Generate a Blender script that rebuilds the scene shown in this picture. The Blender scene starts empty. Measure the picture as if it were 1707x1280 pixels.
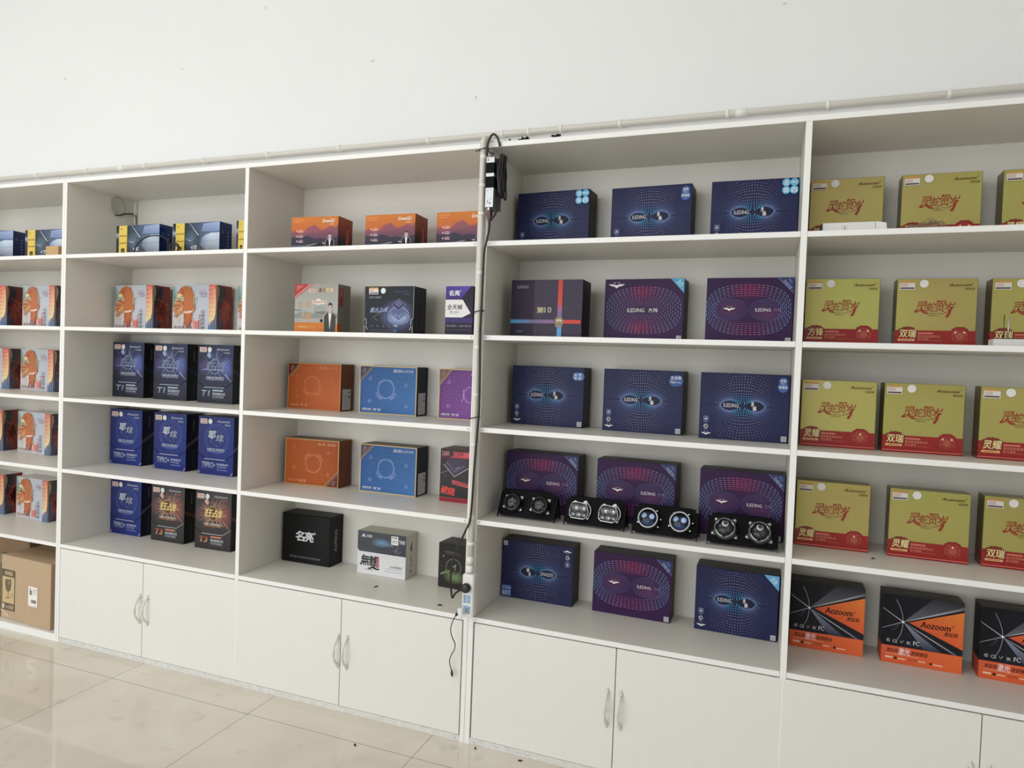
import bpy, bmesh, math, random
from mathutils import Vector, Matrix

# ------------------------------------------------------------------ camera, light, exposure
S = bpy.context.scene
COL = S.collection
cam_data = bpy.data.cameras.new('camera')
cam_data.sensor_fit = 'HORIZONTAL'; cam_data.sensor_width = 36.0
cam_data.lens = 36.0 * 1129.57 / 1707.0
cam_data.clip_start = 0.05
cam = bpy.data.objects.new('camera', cam_data); COL.objects.link(cam)
A_, B_, C_ = -0.025996, 0.352926, -0.037067          # pitch, yaw, roll of the hand-held shot
Rm = (Matrix.Rotation(B_, 3, 'Z') @ Matrix.Rotation(A_, 3, 'X') @ Matrix.Rotation(C_, 3, 'Y'))
right, fwd, up = Rm.col[0], Rm.col[1], Rm.col[2]
cam.matrix_world = Matrix(((right.x, up.x, -fwd.x, 3.38045), (right.y, up.y, -fwd.y, -2.45679),
                           (right.z, up.z, -fwd.z, 1.50195), (0, 0, 0, 1)))
S.camera = cam

world = bpy.data.worlds.new('daylight'); S.world = world; world.use_nodes = True
bg = world.node_tree.nodes['Background']
bg.inputs[0].default_value = (0.86, 0.93, 1.0, 1); bg.inputs[1].default_value = 1.0

def area(name, loc, target, sx, sy, power, color):
    l = bpy.data.lights.new(name, 'AREA'); l.shape = 'RECTANGLE'; l.size = sx; l.size_y = sy
    l.energy = power; l.color = color
    o = bpy.data.objects.new(name, l); COL.objects.link(o); o.location = loc
    o.rotation_euler = (Vector(target) - Vector(loc)).to_track_quat('-Z', 'Y').to_euler()
    return o
# daylight falling in through the shop front behind the camera
area('shopfront_daylight', (-0.7, -6.6, 2.0), (-0.7, 0.0, 1.7), 7.6, 3.5, 560, (0.955, 0.98, 1.0))
# added overhead fill that brightens the room; stands for no real ceiling lamp
area('overhead_fill_light', (0.2, -3.2, 4.1), (0.2, -3.2, 0), 3.5, 1.6, 110, (1.0, 0.985, 0.96))

VS = S.view_settings
S.display_settings.display_device = 'sRGB'
VS.view_transform = 'Standard'; VS.look = 'None'; VS.gamma = 1.0; VS.exposure = -1.17
VS.use_curve_mapping = False
S.cycles.use_denoising = True
S.cycles.max_bounces = 10; S.cycles.diffuse_bounces = 6

random.seed(7)
# ------------------------------------------------------------------ colour + materials
def lin(v):
    v = v / 255.0
    return v / 12.92 if v <= 0.04045 else ((v + 0.055) / 1.055) ** 2.4
def C(r, g, b, k=1.22):
    v = [lin(x) * k for x in (r, g, b)]; y = 0.3 * v[0] + 0.55 * v[1] + 0.15 * v[2]
    return tuple(max(0.004, min(0.85, x + (y - x) * 0.05)) for x in v)
def mixc(a, b, t): return tuple(x + (y - x) * t for x, y in zip(a, b))

def new_mat(name):
    m = bpy.data.materials.new(name); m.use_nodes = True
    return m, m.node_tree, m.node_tree.nodes['Principled BSDF']
def plain(name, col, rough=0.5, metal=0.0, spec=0.5, coat=0.0):
    m, nt, b = new_mat(name)
    b.inputs['Base Color'].default_value = (*col, 1); b.inputs['Roughness'].default_value = rough
    b.inputs['Metallic'].default_value = metal; b.inputs['Specular IOR Level'].default_value = spec
    b.inputs['Coat Weight'].default_value = coat
    return m
def node(nt, t, **kw):
    n = nt.nodes.new(t)
    for k, v in kw.items():
        if hasattr(n, k): setattr(n, k, v)
    return n
def inkmat(name, rough, metal=0.0, spec=0.5, coat=0.0, foil=False):
    m, nt, b = new_mat(name)
    a = node(nt, 'ShaderNodeAttribute'); a.attribute_name = 'ink'
    b.inputs['Roughness'].default_value = rough; b.inputs['Metallic'].default_value = metal
    b.inputs['Specular IOR Level'].default_value = spec; b.inputs['Coat Weight'].default_value = coat
    b.inputs['Coat Roughness'].default_value = 0.12
    if foil:                                           # slight drift of hue of the hologram foil
        tc = node(nt, 'ShaderNodeTexCoord'); no = node(nt, 'ShaderNodeTexNoise')
        oi = node(nt, 'ShaderNodeObjectInfo'); va = node(nt, 'ShaderNodeVectorMath', operation='ADD')
        no.inputs['Scale'].default_value = 3.0; no.inputs['Detail'].default_value = 0.5
        hs = node(nt, 'ShaderNodeHueSaturation'); mr = node(nt, 'ShaderNodeMapRange')
        mr.inputs['From Min'].default_value = 0.3; mr.inputs['From Max'].default_value = 0.7
        mr.inputs['To Min'].default_value = 0.485; mr.inputs['To Max'].default_value = 0.525
        nt.links.new(tc.outputs['Object'], va.inputs[0]); nt.links.new(oi.outputs['Location'], va.inputs[1])
        nt.links.new(va.outputs[0], no.inputs['Vector']); nt.links.new(no.outputs['Fac'], mr.inputs['Value'])
        nt.links.new(mr.outputs[0], hs.inputs['Hue']); nt.links.new(a.outputs['Color'], hs.inputs['Color'])
        nt.links.new(hs.outputs[0], b.inputs['Base Color'])
    else:
        nt.links.new(a.outputs['Color'], b.inputs['Base Color'])
    return m

INK = inkmat('printed_card', 0.45, spec=0.2)
GLOSS = inkmat('laminated_card', 0.2, spec=0.35, coat=0.12)
FOIL = inkmat('gold_foil_card', 0.33, metal=0.45, foil=True)
STICK = inkmat('sticker_paper', 0.5, spec=0.4)
MATS = {'ink': INK, 'gloss': GLOSS, 'foil': FOIL, 'stick': STICK}

def melamine(name, base, streak=0.05, rough=0.38, scale=(1.2, 1.2, 60)):
    m, nt, b = new_mat(name)
    tc = node(nt, 'ShaderNodeTexCoord'); mp = node(nt, 'ShaderNodeMapping'); no = node(nt, 'ShaderNodeTexNoise')
    mp.inputs['Scale'].default_value = scale
    no.inputs['Scale'].default_value = 1.6; no.inputs['Detail'].default_value = 6
    cr = node(nt, 'ShaderNodeValToRGB')
    cr.color_ramp.elements[0].position = 0.35; cr.color_ramp.elements[1].position = 0.65
    cr.color_ramp.elements[0].color = (*[x * (1 - streak) for x in base], 1)
    cr.color_ramp.elements[1].color = (*base, 1)
    nt.links.new(tc.outputs['Object'], mp.inputs[0]); nt.links.new(mp.outputs[0], no.inputs['Vector'])
    nt.links.new(no.outputs['Fac'], cr.inputs[0]); nt.links.new(cr.outputs[0], b.inputs['Base Color'])
    b.inputs['Roughness'].default_value = rough; b.inputs['Specular IOR Level'].default_value = 0.4
    return m
BOARD = melamine('white_melamine_board', (0.76, 0.738, 0.68), 0.03)
DOORM = melamine('white_melamine_door', (0.79, 0.775, 0.735), 0.012, scale=(30, 30, 1.2))
EDGE = plain('white_edge_band', (0.86, 0.855, 0.83), 0.35)
DARKGAP = plain('grey_gap', (0.12, 0.115, 0.11), 0.8)
SKIRT = melamine('scuffed_skirting', (0.74, 0.73, 0.70), 0.16, scale=(22, 22, 60))
HANDLE = plain('ivory_handle_enamel', (0.72, 0.70, 0.62), 0.3, spec=0.6)
PVC = plain('ivory_pvc', (0.66, 0.63, 0.57), 0.35)
PVCW = plain('white_pvc', (0.80, 0.79, 0.76), 0.32)
BLACKP = plain('black_plastic', (0.012, 0.012, 0.013), 0.35)
BLACKSHEET = plain('black_sheet_metal', (0.0035, 0.0035, 0.0038), 0.5, spec=0.08)
RUBBER = plain('black_rubber', (0.012, 0.012, 0.012), 0.5)
CHROME = plain('chrome', (0.80, 0.80, 0.80), 0.12, metal=1.0)
GREYMETAL = plain('grey_cast_metal', (0.10, 0.10, 0.105), 0.3, metal=0.9)
DARKMETAL = plain('dark_metal', (0.03, 0.03, 0.035), 0.3, metal=0.8)
BOWL = plain('reflector_bowl', (0.16, 0.16, 0.17), 0.22, metal=1.0)
CLEARBOWL = plain('silvered_reflector', (0.42, 0.42, 0.43), 0.14, metal=1.0)
BOWLD = plain('dark_reflector_bowl', (0.016, 0.017, 0.024), 0.3, metal=0.3)
BLUEB = plain('blue_coated_glass', (0.012, 0.03, 0.12), 0.15)
SILVER = plain('brushed_silver', (0.50, 0.51, 0.52), 0.35, metal=0.55)

def glassm(name, col, rough=0.02):
    m, nt, b = new_mat(name)
    b.inputs['Base Color'].default_value = (*col, 1); b.inputs['Roughness'].default_value = rough
    b.inputs['Transmission Weight'].default_value = 1.0; b.inputs['IOR'].default_value = 1.35
    return m
def shell(name, tint, rough=0.03, ior=1.4):
    m = bpy.data.materials.new(name); m.use_nodes = True; nt = m.node_tree; nt.nodes.clear()
    out = nt.nodes.new('ShaderNodeOutputMaterial'); mx = nt.nodes.new('ShaderNodeMixShader'); fr = nt.nodes.new('ShaderNodeFresnel')
    tr = nt.nodes.new('ShaderNodeBsdfTransparent'); gl = nt.nodes.new('ShaderNodeBsdfGlossy')
    fr.inputs['IOR'].default_value = ior; tr.inputs['Color'].default_value = (*tint, 1); gl.inputs['Roughness'].default_value = rough
    nt.links.new(fr.outputs[0], mx.inputs[0]); nt.links.new(tr.outputs[0], mx.inputs[1]); nt.links.new(gl.outputs[0], mx.inputs[2]); nt.links.new(mx.outputs[0], out.inputs[0])
    return m
LENS = shell('clear_lens', (0.94, 0.95, 0.96)); LENSB = shell('blue_tinted_lens', (0.70, 0.80, 0.98))
CLEAR = glassm('clear_plastic_film', (0.97, 0.97, 0.97), 0.12)

def wallmat():
    m, nt, b = new_mat('white_wall_paint')
    tc = node(nt, 'ShaderNodeTexCoord'); no = node(nt, 'ShaderNodeTexNoise')
    no.inputs['Scale'].default_value = 1.3; no.inputs['Detail'].default_value = 4
    cr = node(nt, 'ShaderNodeValToRGB')
    cr.color_ramp.elements[0].position = 0.3; cr.color_ramp.elements[1].position = 0.7
    cr.color_ramp.elements[0].color = (0.80, 0.80, 0.795, 1); cr.color_ramp.elements[1].color = (0.83, 0.83, 0.825, 1)
    nt.links.new(tc.outputs['Object'], no.inputs['Vector']); nt.links.new(no.outputs['Fac'], cr.inputs[0])
    nt.links.new(cr.outputs[0], b.inputs['Base Color']); b.inputs['Roughness'].default_value = 0.75
    n2 = node(nt, 'ShaderNodeTexNoise'); n2.inputs['Scale'].default_value = 40
    bp = node(nt, 'ShaderNodeBump'); bp.inputs['Strength'].default_value = 0.03; bp.inputs['Distance'].default_value = 0.01
    nt.links.new(tc.outputs['Object'], n2.inputs['Vector']); nt.links.new(n2.outputs['Fac'], bp.inputs['Height'])
    nt.links.new(bp.outputs[0], b.inputs['Normal'])
    return m
WALL = wallmat()

def floormat():
    m, nt, b = new_mat('polished_cream_tile')
    L = nt.links.new
    tc = node(nt, 'ShaderNodeTexCoord'); sp = node(nt, 'ShaderNodeSeparateXYZ')
    L(tc.outputs['Object'], sp.inputs[0])
    T = 0.784
    def joint(out, off):
        a = node(nt, 'ShaderNodeMath', operation='ADD'); a.inputs[1].default_value = off + T * 40
        L(out, a.inputs[0])
        mo = node(nt, 'ShaderNodeMath', operation='MODULO'); mo.inputs[1].default_value = T; L(a.outputs[0], mo.inputs[0])
        s = node(nt, 'ShaderNodeMath', operation='SUBTRACT'); s.inputs[1].default_value = T / 2; L(mo.outputs[0], s.inputs[0])
        ab = node(nt, 'ShaderNodeMath', operation='ABSOLUTE'); L(s.outputs[0], ab.inputs[0])
        lt = node(nt, 'ShaderNodeMath', operation='LESS_THAN'); lt.inputs[1].default_value = 0.0011; L(ab.outputs[0], lt.inputs[0])
        return lt.outputs[0]
    jx = joint(sp.outputs[0], -0.619 + T / 2); jy = joint(sp.outputs[1], 0.172 + T / 2)
    mx = node(nt, 'ShaderNodeMath', operation='MAXIMUM'); L(jx, mx.inputs[0]); L(jy, mx.inputs[1])
    no = node(nt, 'ShaderNodeTexNoise'); no.inputs['Scale'].default_value = 2.2; no.inputs['Detail'].default_value = 8
    no.inputs['Distortion'].default_value = 1.0
    L(tc.outputs['Object'], no.inputs['Vector'])
    cr = node(nt, 'ShaderNodeValToRGB'); e = cr.color_ramp.elements
    e[0].position = 0.3; e[1].position = 0.72
    e[0].color = (0.63, 0.575, 0.475, 1); e[1].color = (0.725, 0.675, 0.58, 1)
    L(no.outputs['Fac'], cr.inputs[0])
    # dusty smears worn into the polish
    n3 = node(nt, 'ShaderNodeTexNoise'); n3.inputs['Scale'].default_value = 9; n3.inputs['Detail'].default_value = 10
    L(tc.outputs['Object'], n3.inputs['Vector'])
    mr = node(nt, 'ShaderNodeMapRange'); mr.inputs['From Min'].default_value = 0.62; mr.inputs['From Max'].default_value = 0.8
    mr.inputs['To Min'].default_value = 0.0; mr.inputs['To Max'].default_value = 0.5
    L(n3.outputs['Fac'], mr.inputs['Value'])
    md = node(nt, 'ShaderNodeMix', data_type='RGBA'); md.inputs[7].default_value = (0.36, 0.33, 0.27, 1)
    L(mr.outputs[0], md.inputs[0]); L(cr.outputs[0], md.inputs[6])
    mg = node(nt, 'ShaderNodeMix', data_type='RGBA'); mg.inputs[7].default_value = (0.10, 0.085, 0.06, 1)
    L(mx.outputs[0], mg.inputs[0]); L(md.outputs[2], mg.inputs[6]); L(mg.outputs[2], b.inputs['Base Color'])
    b.inputs['Roughness'].default_value = 0.06; b.inputs['Specular IOR Level'].default_value = 0.5
    return m
FLOORM = floormat()
CARD = melamine('corrugated_cardboard', (0.50, 0.365, 0.235), 0.045, rough=0.8, scale=(40, 40, 2.0))
CARDT = melamine('darker_cardboard', (0.30, 0.19, 0.11), 0.15, rough=0.8, scale=(3, 3, 20))

# ------------------------------------------------------------------ mesh helpers
def tag(o, label=None, cat=None, group=None, kind=None):
    if label: o['label'] = label
    if cat: o['category'] = cat
    if group: o['group'] = group
    if kind: o['kind'] = kind
    return o

class MB:
    """collects faces; one build() = one mesh object"""
    def __init__(s): s.v = []; s.f = []; s.m = []; s.c = []; s.mats = []; s.sm = []
    def mi(s, mat):
        if mat not in s.mats: s.mats.append(mat)
        return s.mats.index(mat)
    def face(s, idx, mat, col=(0.8, 0.8, 0.8), smooth=False):
        s.f.append(tuple(idx)); s.m.append(s.mi(mat)); s.sm.append(smooth)
        s.c.append([col] * len(idx) if not isinstance(col, list) else col)
    def add(s, pts, faces, mat, col=(0.8, 0.8, 0.8), smooth=False):
        o = len(s.v); s.v += [tuple(p) for p in pts]
        for f in faces: s.face([o + i for i in f], mat, col, smooth)
    def box(s, x0, x1, y0, y1, z0, z1, mat, bev=0.0, faces=None, col=(0.8, 0.8, 0.8)):
        bm = bmesh.new(); bmesh.ops.create_cube(bm, size=1.0)
        for v in bm.verts:
            v.co = Vector(((x0 + x1) / 2 + v.co.x * (x1 - x0), (y0 + y1) / 2 + v.co.y * (y1 - y0), (z0 + z1) / 2 + v.co.z * (z1 - z0)))
        if bev > 0: bmesh.ops.bevel(bm, geom=bm.edges[:], offset=bev, segments=1, affect='EDGES', profile=0.5)
        s.from_bm(bm, mat, faces, col)
    def from_bm(s, bm, mat, faces=None, col=(0.8, 0.8, 0.8), smooth=False, xf=None):
        bm.normal_update(); bm.verts.ensure_lookup_table()
        o = len(s.v)
        for i, v in enumerate(bm.verts):
            v.index = i; s.v.append(tuple(xf @ v.co) if xf else tuple(v.co))
        for f in bm.faces:
            m, c = mat, col
            if faces:
                n = f.normal
                key = max((('F', -n.y), ('K', n.y), ('R', n.x), ('L', -n.x), ('T', n.z), ('D', -n.z)), key=lambda t: t[1])[0]
                m, c = faces.get(key, (mat, col))
            s.face([o + v.index for v in f.verts], m, c, smooth)
        bm.free()
    def tube(s, pts, r, mat, n=10, cap=True, closed=False, col=(0.8, 0.8, 0.8)):
        pts = [Vector(p) for p in pts]; o = len(s.v); N = len(pts)
        rr = r if isinstance(r, list) else [r] * N
        ref = None
        for i, p in enumerate(pts):
            a = pts[(i - 1) % N] if closed or i > 0 else p; b = pts[(i + 1) % N] if closed or i < N - 1 else p
            t = (b - a).normalized()
            if ref is None: ref = t.orthogonal().normalized()
            ref = (ref - t * ref.dot(t)).normalized(); bi = t.cross(ref)
            for k in range(n):
                th = 2 * math.pi * k / n
                s.v.append(tuple(p + (ref * math.cos(th) + bi * math.sin(th)) * rr[i]))
        M = N if closed else N - 1
        for i in range(M):
            for k in range(n):
                a = o + i * n + k; b = o + i * n + (k + 1) % n; c = o + ((i + 1) % N) * n + (k + 1) % n; d = o + ((i + 1) % N) * n + k
                s.face((a, b, c, d), mat, col, True)
        if cap and not closed:
            s.face([o + k for k in range(n)][::-1], mat, col); s.face([o + (N - 1) * n + k for k in range(n)], mat, col)
    def lathe(s, prof, mat, n=32, xf=None, col=(0.8, 0.8, 0.8), smooth=True, mats=None, cap=True):
        """profile (radius, height) turned about +Z"""
        o = len(s.v)
        for (r, h) in prof:
            for k in range(n):
                th = 2 * math.pi * k / n; p = Vector((r * math.cos(th), r * math.sin(th), h))
                s.v.append(tuple(xf @ p) if xf else tuple(p))
        for i in range(len(prof) - 1):
            mm = mats[i] if mats else mat
            for k in range(n):
                s.face((o + i * n + k, o + i * n + (k + 1) % n, o + (i + 1) * n + (k + 1) % n, o + (i + 1) * n + k), mm, col, smooth)
        if not cap: return
        if prof[0][0] > 1e-6: s.face([o + k for k in range(n)][::-1], mats[0] if mats else mat, col)
        if prof[-1][0] > 1e-6: s.face([o + (len(prof) - 1) * n + k for k in range(n)], mats[-1] if mats else mat, col)
    def mesh(s, name):
        me = bpy.data.meshes.new(name); me.from_pydata(s.v, [], s.f)
        for m in s.mats: me.materials.append(m)
        me.polygons.foreach_set('material_index', s.m); me.polygons.foreach_set('use_smooth', s.sm)
        at = me.color_attributes.new('ink', 'FLOAT_COLOR', 'CORNER')
        flat = []
        for cs in s.c:
            for c in cs: flat += [c[0], c[1], c[2], 1.0]
        at.data.foreach_set('color', flat); me.update()
        return me
    def build(s, name, parent=None, loc=(0, 0, 0), rz=0.0):
        o = bpy.data.objects.new(name, s.mesh(name)); COL.objects.link(o)
        o.location = loc; o.rotation_euler = (0, 0, rz)
        if parent: o.parent = parent
        return o

def empty(name, loc=(0, 0, 0), rz=0.0):
    o = bpy.data.objects.new(name, None); COL.objects.link(o); o.location = loc; o.rotation_euler = (0, 0, rz)
    o.empty_display_size = 0.05
    return o
def smooth_path(P, n=6):
    """Catmull-Rom through points"""
    P = [Vector(p) for p in P]; out = []
    for i in range(len(P) - 1):
        p0 = P[max(i - 1, 0)]; p1 = P[i]; p2 = P[i + 1]; p3 = P[min(i + 2, len(P) - 1)]
        for k in range(n):
            t = k / n
            out.append(0.5 * ((2 * p1) + (p2 - p0) * t + (2 * p0 - 5 * p1 + 4 * p2 - p3) * t * t + (3 * p1 - p0 - 3 * p2 + p3) * t ** 3))
    out.append(P[-1]); return out

# ------------------------------------------------------------------ lettering (built-in font, turned into mesh)
_TC = {}
def glyphs(body, weight=0.0, shear=0.0):
    key = (body, weight, shear)
    if key in _TC: return _TC[key]
    cu = bpy.data.curves.new('lettering', 'FONT'); cu.body = body; cu.resolution_u = 2; cu.offset = weight; cu.shear = shear
    cu.fill_mode = 'FRONT'
    ob = bpy.data.objects.new('lettering', cu); COL.objects.link(ob)
    dg = bpy.context.evaluated_depsgraph_get(); ev = ob.evaluated_get(dg); me = ev.to_mesh()
    V = [(v.co.x, v.co.y) for v in me.vertices]; F = [tuple(p.vertices) for p in me.polygons]
    ev.to_mesh_clear(); bpy.data.objects.remove(ob); bpy.data.curves.remove(cu)
    xs = [p[0] for p in V] or [0, 1]; ys = [p[1] for p in V] or [0, 1]
    bb = (min(xs), max(xs), min(ys), max(ys))
    _TC[key] = (V, F, bb); return _TC[key]

class Face:
    """flat printing on one face; positions are fractions of the face (x right, y up)"""
    def __init__(s, mb, w, h, frame='F', d=0.1, mat=None, flip=False, lift=0.00015, origin=None):
        s.mb = mb; s.w = w; s.h = h; s.mat = mat or INK; s.flip = flip; s.lev = lift
        W = w
        if frame == 'F': s.o, s.ex, s.ey, s.n = Vector((-W / 2, 0, 0)), Vector((1, 0, 0)), Vector((0, 0, 1)), Vector((0, -1, 0))
        elif frame == 'R': s.o, s.ex, s.ey, s.n = Vector((d / 2, 0, 0)), Vector((0, 1, 0)), Vector((0, 0, 1)), Vector((1, 0, 0))
        elif frame == 'L': s.o, s.ex, s.ey, s.n = Vector((-d / 2, w, 0)), Vector((0, -1, 0)), Vector((0, 0, 1)), Vector((-1, 0, 0))
        elif frame == 'T': s.o, s.ex, s.ey, s.n = Vector((-W / 2, 0, d)), Vector((1, 0, 0)), Vector((0, 1, 0)), Vector((0, 0, 1))
        if origin: s.o = Vector(origin)
    def P(s, x, y):
        if s.flip: x, y = 1 - x, 1 - y
        return tuple(s.o + s.ex * (x * s.w) + s.ey * (y * s.h) + s.n * s.lev)
    def up(s): s.lev += 0.00003
    def poly(s, pts, col, bump=True):
        o = len(s.mb.v); s.mb.v += [s.P(*p) for p in pts]
        s.mb.face(range(o, o + len(pts)), s.mat, col)
        if bump: s.up()
    def rect(s, x0, y0, x1, y1, col): s.poly([(x0, y0), (x1, y0), (x1, y1), (x0, y1)], col)
    def grad(s, x0, y0, x1, y1, bl, br, tr, tl): s.poly([(x0, y0), (x1, y0), (x1, y1), (x0, y1)], [bl, br, tr, tl])
    def vgrad(s, x0, x1, stops):
        for (ya, ca), (yb, cb) in zip(stops, stops[1:]):
            s.poly([(x0, ya), (x1, ya), (x1, yb), (x0, yb)], [ca, ca, cb, cb], False)
        s.up()
    def disc(s, x, y, r, col, n=20, ry=None, bump=True):
        ry = ry or r
        s.poly([(x + r / s.w * math.cos(2 * math.pi * k / n), y + ry / s.h * math.sin(2 * math.pi * k / n)) for k in range(n)], col, bump)
    def glow(s, x, y, rx, ry, cin, cout, n=24):
        o = len(s.mb.v); s.mb.v.append(s.P(x, y))
        for k in range(n):
            s.mb.v.append(s.P(min(1, max(0, x + rx / s.w * math.cos(2 * math.pi * k / n))), min(1, max(0, y + ry / s.h * math.sin(2 * math.pi * k / n)))))
        for k in range(n): s.mb.face((o, o + 1 + k, o + 1 + (k + 1) % n), s.mat, [cin, cout, cout])
        s.up()
    def ring(s, x, y, r, wid, col, a0=0, a1=360, n=28, ry=None):
        ry = ry or r; pts = []
        for k in range(n + 1):
            t = math.radians(a0 + (a1 - a0) * k / n); pts.append((x + r / s.w * math.cos(t), y + ry / s.h * math.sin(t)))
        s.line(pts, wid, col)
    def line(s, pts, wid, col, bump=True):
        """stroke of given width in metres; wid may be (start, end)"""
        q = [Vector((p[0] * s.w, p[1] * s.h)) for p in pts]; o = len(s.mb.v); N = len(q)
        w0, w1 = wid if isinstance(wid, tuple) else (wid, wid)
        for i, p in enumerate(q):
            t = (q[min(i + 1, N - 1)] - q[max(i - 1, 0)]); t = t.normalized() if t.length > 0 else Vector((1, 0))
            n = Vector((-t.y, t.x)) * (w0 + (w1 - w0) * i / max(1, N - 1)) / 2
            for e in (p + n, p - n): s.mb.v.append(s.P(e.x / s.w, e.y / s.h))
        for i in range(N - 1): s.mb.face((o + 2 * i, o + 2 * i + 1, o + 2 * i + 3, o + 2 * i + 2), s.mat, col)
        if bump: s.up()
    def text(s, body, x0, y0, x1, y1, col, weight=0.0, shear=0.0, rot=0.0, col2=None):
        V, F, bb = glyphs(body, 0.0, shear)
        if not V: return
        cx, cy = (x0 + x1) / 2, (y0 + y1) / 2
        bw = (x1 - x0) * s.w; bh = (y1 - y0) * s.h; cr, sr = math.cos(rot), math.sin(rot)
        gw, gh = max(1e-6, bb[1] - bb[0]), max(1e-6, bb[3] - bb[2]); e = weight * 0.75
        for (dx, dy) in (((-e, 0), (e, 0), (0, e * .6), (0, -e * .6)) if weight >= .015 else ((0, 0),)):   # bold: four shifted strikes
            s.lev += .000012; o = len(s.mb.v); us = []
            for vx, vy in V:
                u = (vx + dx - bb[0]) / gw - 0.5; v = (vy + dy - bb[2]) / gh - 0.5
                a, b = u * bw, v * bh
                s.mb.v.append(s.P(cx + (a * cr - b * sr) / s.w, cy + (a * sr + b * cr) / s.h)); us.append(min(1, max(0, v + 0.5)))
            for f in F:
                cc = [mixc(col, col2, us[i]) for i in f] if col2 else col
                s.mb.face([o + i for i in f], s.mat, cc)
        s.up()

WHITE = C(235, 235, 235)
def carton(w, h, d, front, side, top=None, left=None, mat=INK, bev=0.0012):
    mb = MB(); top = top or side; left = left or side
    mb.box(-w / 2, w / 2, 0, d, 0, h, mat, bev, {'F': (mat, front), 'K': (mat, side), 'R': (mat, side), 'L': (mat, left), 'T': (mat, top), 'D': (mat, side)}, front)
    return mb
def part(parent, name, fn, w, h, label=None, frame='F', d=0.1, flip=False, mat=STICK, lift=0.0022, origin=None):
    """a printed sticker or badge lying on a face of the carton: a mesh of its own"""
    mb = MB(); f = Face(mb, w, h, frame, d, mat, flip, lift, origin); fn(f)
    o = mb.build(name, parent)
    if label: o['label'] = label
    return o
def dup(o):
    r = o.copy(); COL.objects.link(r)
    for ch in list(o.children):
        c = ch.copy(); COL.objects.link(c); c.parent = r
        for g in list(ch.children):
            e = g.copy(); COL.objects.link(e); e.parent = c
    return r
BAYS = ((-1.14, 0.0), (.0312, 1.160), (1.1805, 2.3066), (2.3495, 3.4805), (3.5012, 4.635))
def place(o, x, y, z, rz, label, cat, group=None, sx=1.0):
    xs = [v.co.x * sx for v in o.data.vertices]; ys = [v.co.y for v in o.data.vertices]
    P = [(a * math.cos(rz) - b * math.sin(rz), a * math.sin(rz) + b * math.cos(rz)) for a in (min(xs), max(xs)) for b in (min(ys), max(ys))]
    x0, x1, y1 = min(p[0] for p in P), max(p[0] for p in P), max(p[1] for p in P)
    for a, b in BAYS:                                  # stay clear of the panels of its bay
        if a - .02 < x < b: x = min(max(x, a + .0012 - x0), b - .0012 - x1)
    y = min(y, .3888 - y1)
    o.location = (x, y, z + 0.0006); o.rotation_euler = (0, 0, rz); o.scale = (sx, 1, 1)
    return tag(o, label, cat, group)

# heights of the shelf tops
Z1, Z2, Z3, Z4, Z5, Z6 = 1.9874, 1.6205, 1.2571, 0.8916, 0.5029, 0.030
FLOOR_Z = -0.008
BACK = 0.395
# ------------------------------------------------------------------ the room
def struct(name, mb): return tag(mb.build(name), kind='structure')
mb = MB(); mb.add([(-7, -6.6, FLOOR_Z), (6.2, -6.6, FLOOR_Z), (6.2, BACK + .02, FLOOR_Z), (-7, BACK + .02, FLOOR_Z)], [(0, 1, 2, 3)], FLOORM)
struct('floor', mb)
mb = MB(); mb.box(-7, 6.2, BACK + .004, BACK + .2, FLOOR_Z, 4.4, WALL)
# two ragged holes broken through the plaster under the conduit, and small scuffs
def blot(cx, cz, rx, rz_, seed, mat, lift):
    rnd = random.Random(seed); o = len(mb.v); N = 22
    for k in range(N):
        t = 2 * math.pi * k / N; q = rnd.uniform(0.45, 1.15)
        mb.v.append((cx + rx * q * math.cos(t), BACK + .004 - lift, cz + rz_ * q * math.sin(t)))
    mb.face(list(range(o, o + N))[::-1], mat)
HOLE = plain('dark_hole', (0.008, 0.008, 0.008), 0.9); SCUFF = plain('grey_scuff', (0.62, 0.62, 0.61), 0.8)
blot(2.345, 2.508, .032, .02, 3, HOLE, .0006); blot(2.49, 2.512, .026, .011, 5, HOLE, .0006); blot(2.275, 2.515, .006, .006, 8, HOLE, .0006)
for i, (x, z, a, b) in enumerate([(1.55, 2.95, .012, .007), (.35, 3.05, .01, .006), (-.55, 3.1, .012, .008), (2.1, 2.72, .007, .012), (3.4, 2.95, .008, .006), (.9, 3.3, .008, .01)]):
    blot(x, z, a, b, 20 + i, SCUFF, .0004)
struct('wall_back', mb)
mb = MB(); mb.box(-7.2, -7, -6.6, BACK + .2, FLOOR_Z, 4.4, WALL); struct('wall_left', mb)
mb = MB(); mb.box(6.2, 6.4, -6.6, BACK + .2, FLOOR_Z, 4.4, WALL); struct('wall_right', mb)
mb = MB(); mb.box(-7.2, 6.4, -6.8, BACK + .2, 4.4, 4.5, WALL); struct('ceiling', mb)
mb = MB()                                                   # front wall with the wide shop-front opening
mb.box(-7.2, -4.9, -6.8, -6.62, FLOOR_Z, 4.4, WALL); mb.box(3.1, 6.4, -6.8, -6.62, FLOOR_Z, 4.4, WALL)
mb.box(-4.9, 3.1, -6.8, -6.62, 3.9, 4.4, WALL)
struct('wall_front', mb)
mb = MB()
for x in (-4.9, -2.24, .42, 3.04): mb.box(x, x + .06, -6.74, -6.66, FLOOR_Z, 3.9, SILVER)
mb.box(-4.9, 3.1, -6.74, -6.66, 3.84, 3.9, SILVER); mb.box(-4.9, 3.1, -6.74, -6.66, FLOOR_Z, .08, SILVER)
struct('window_1', mb)

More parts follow.
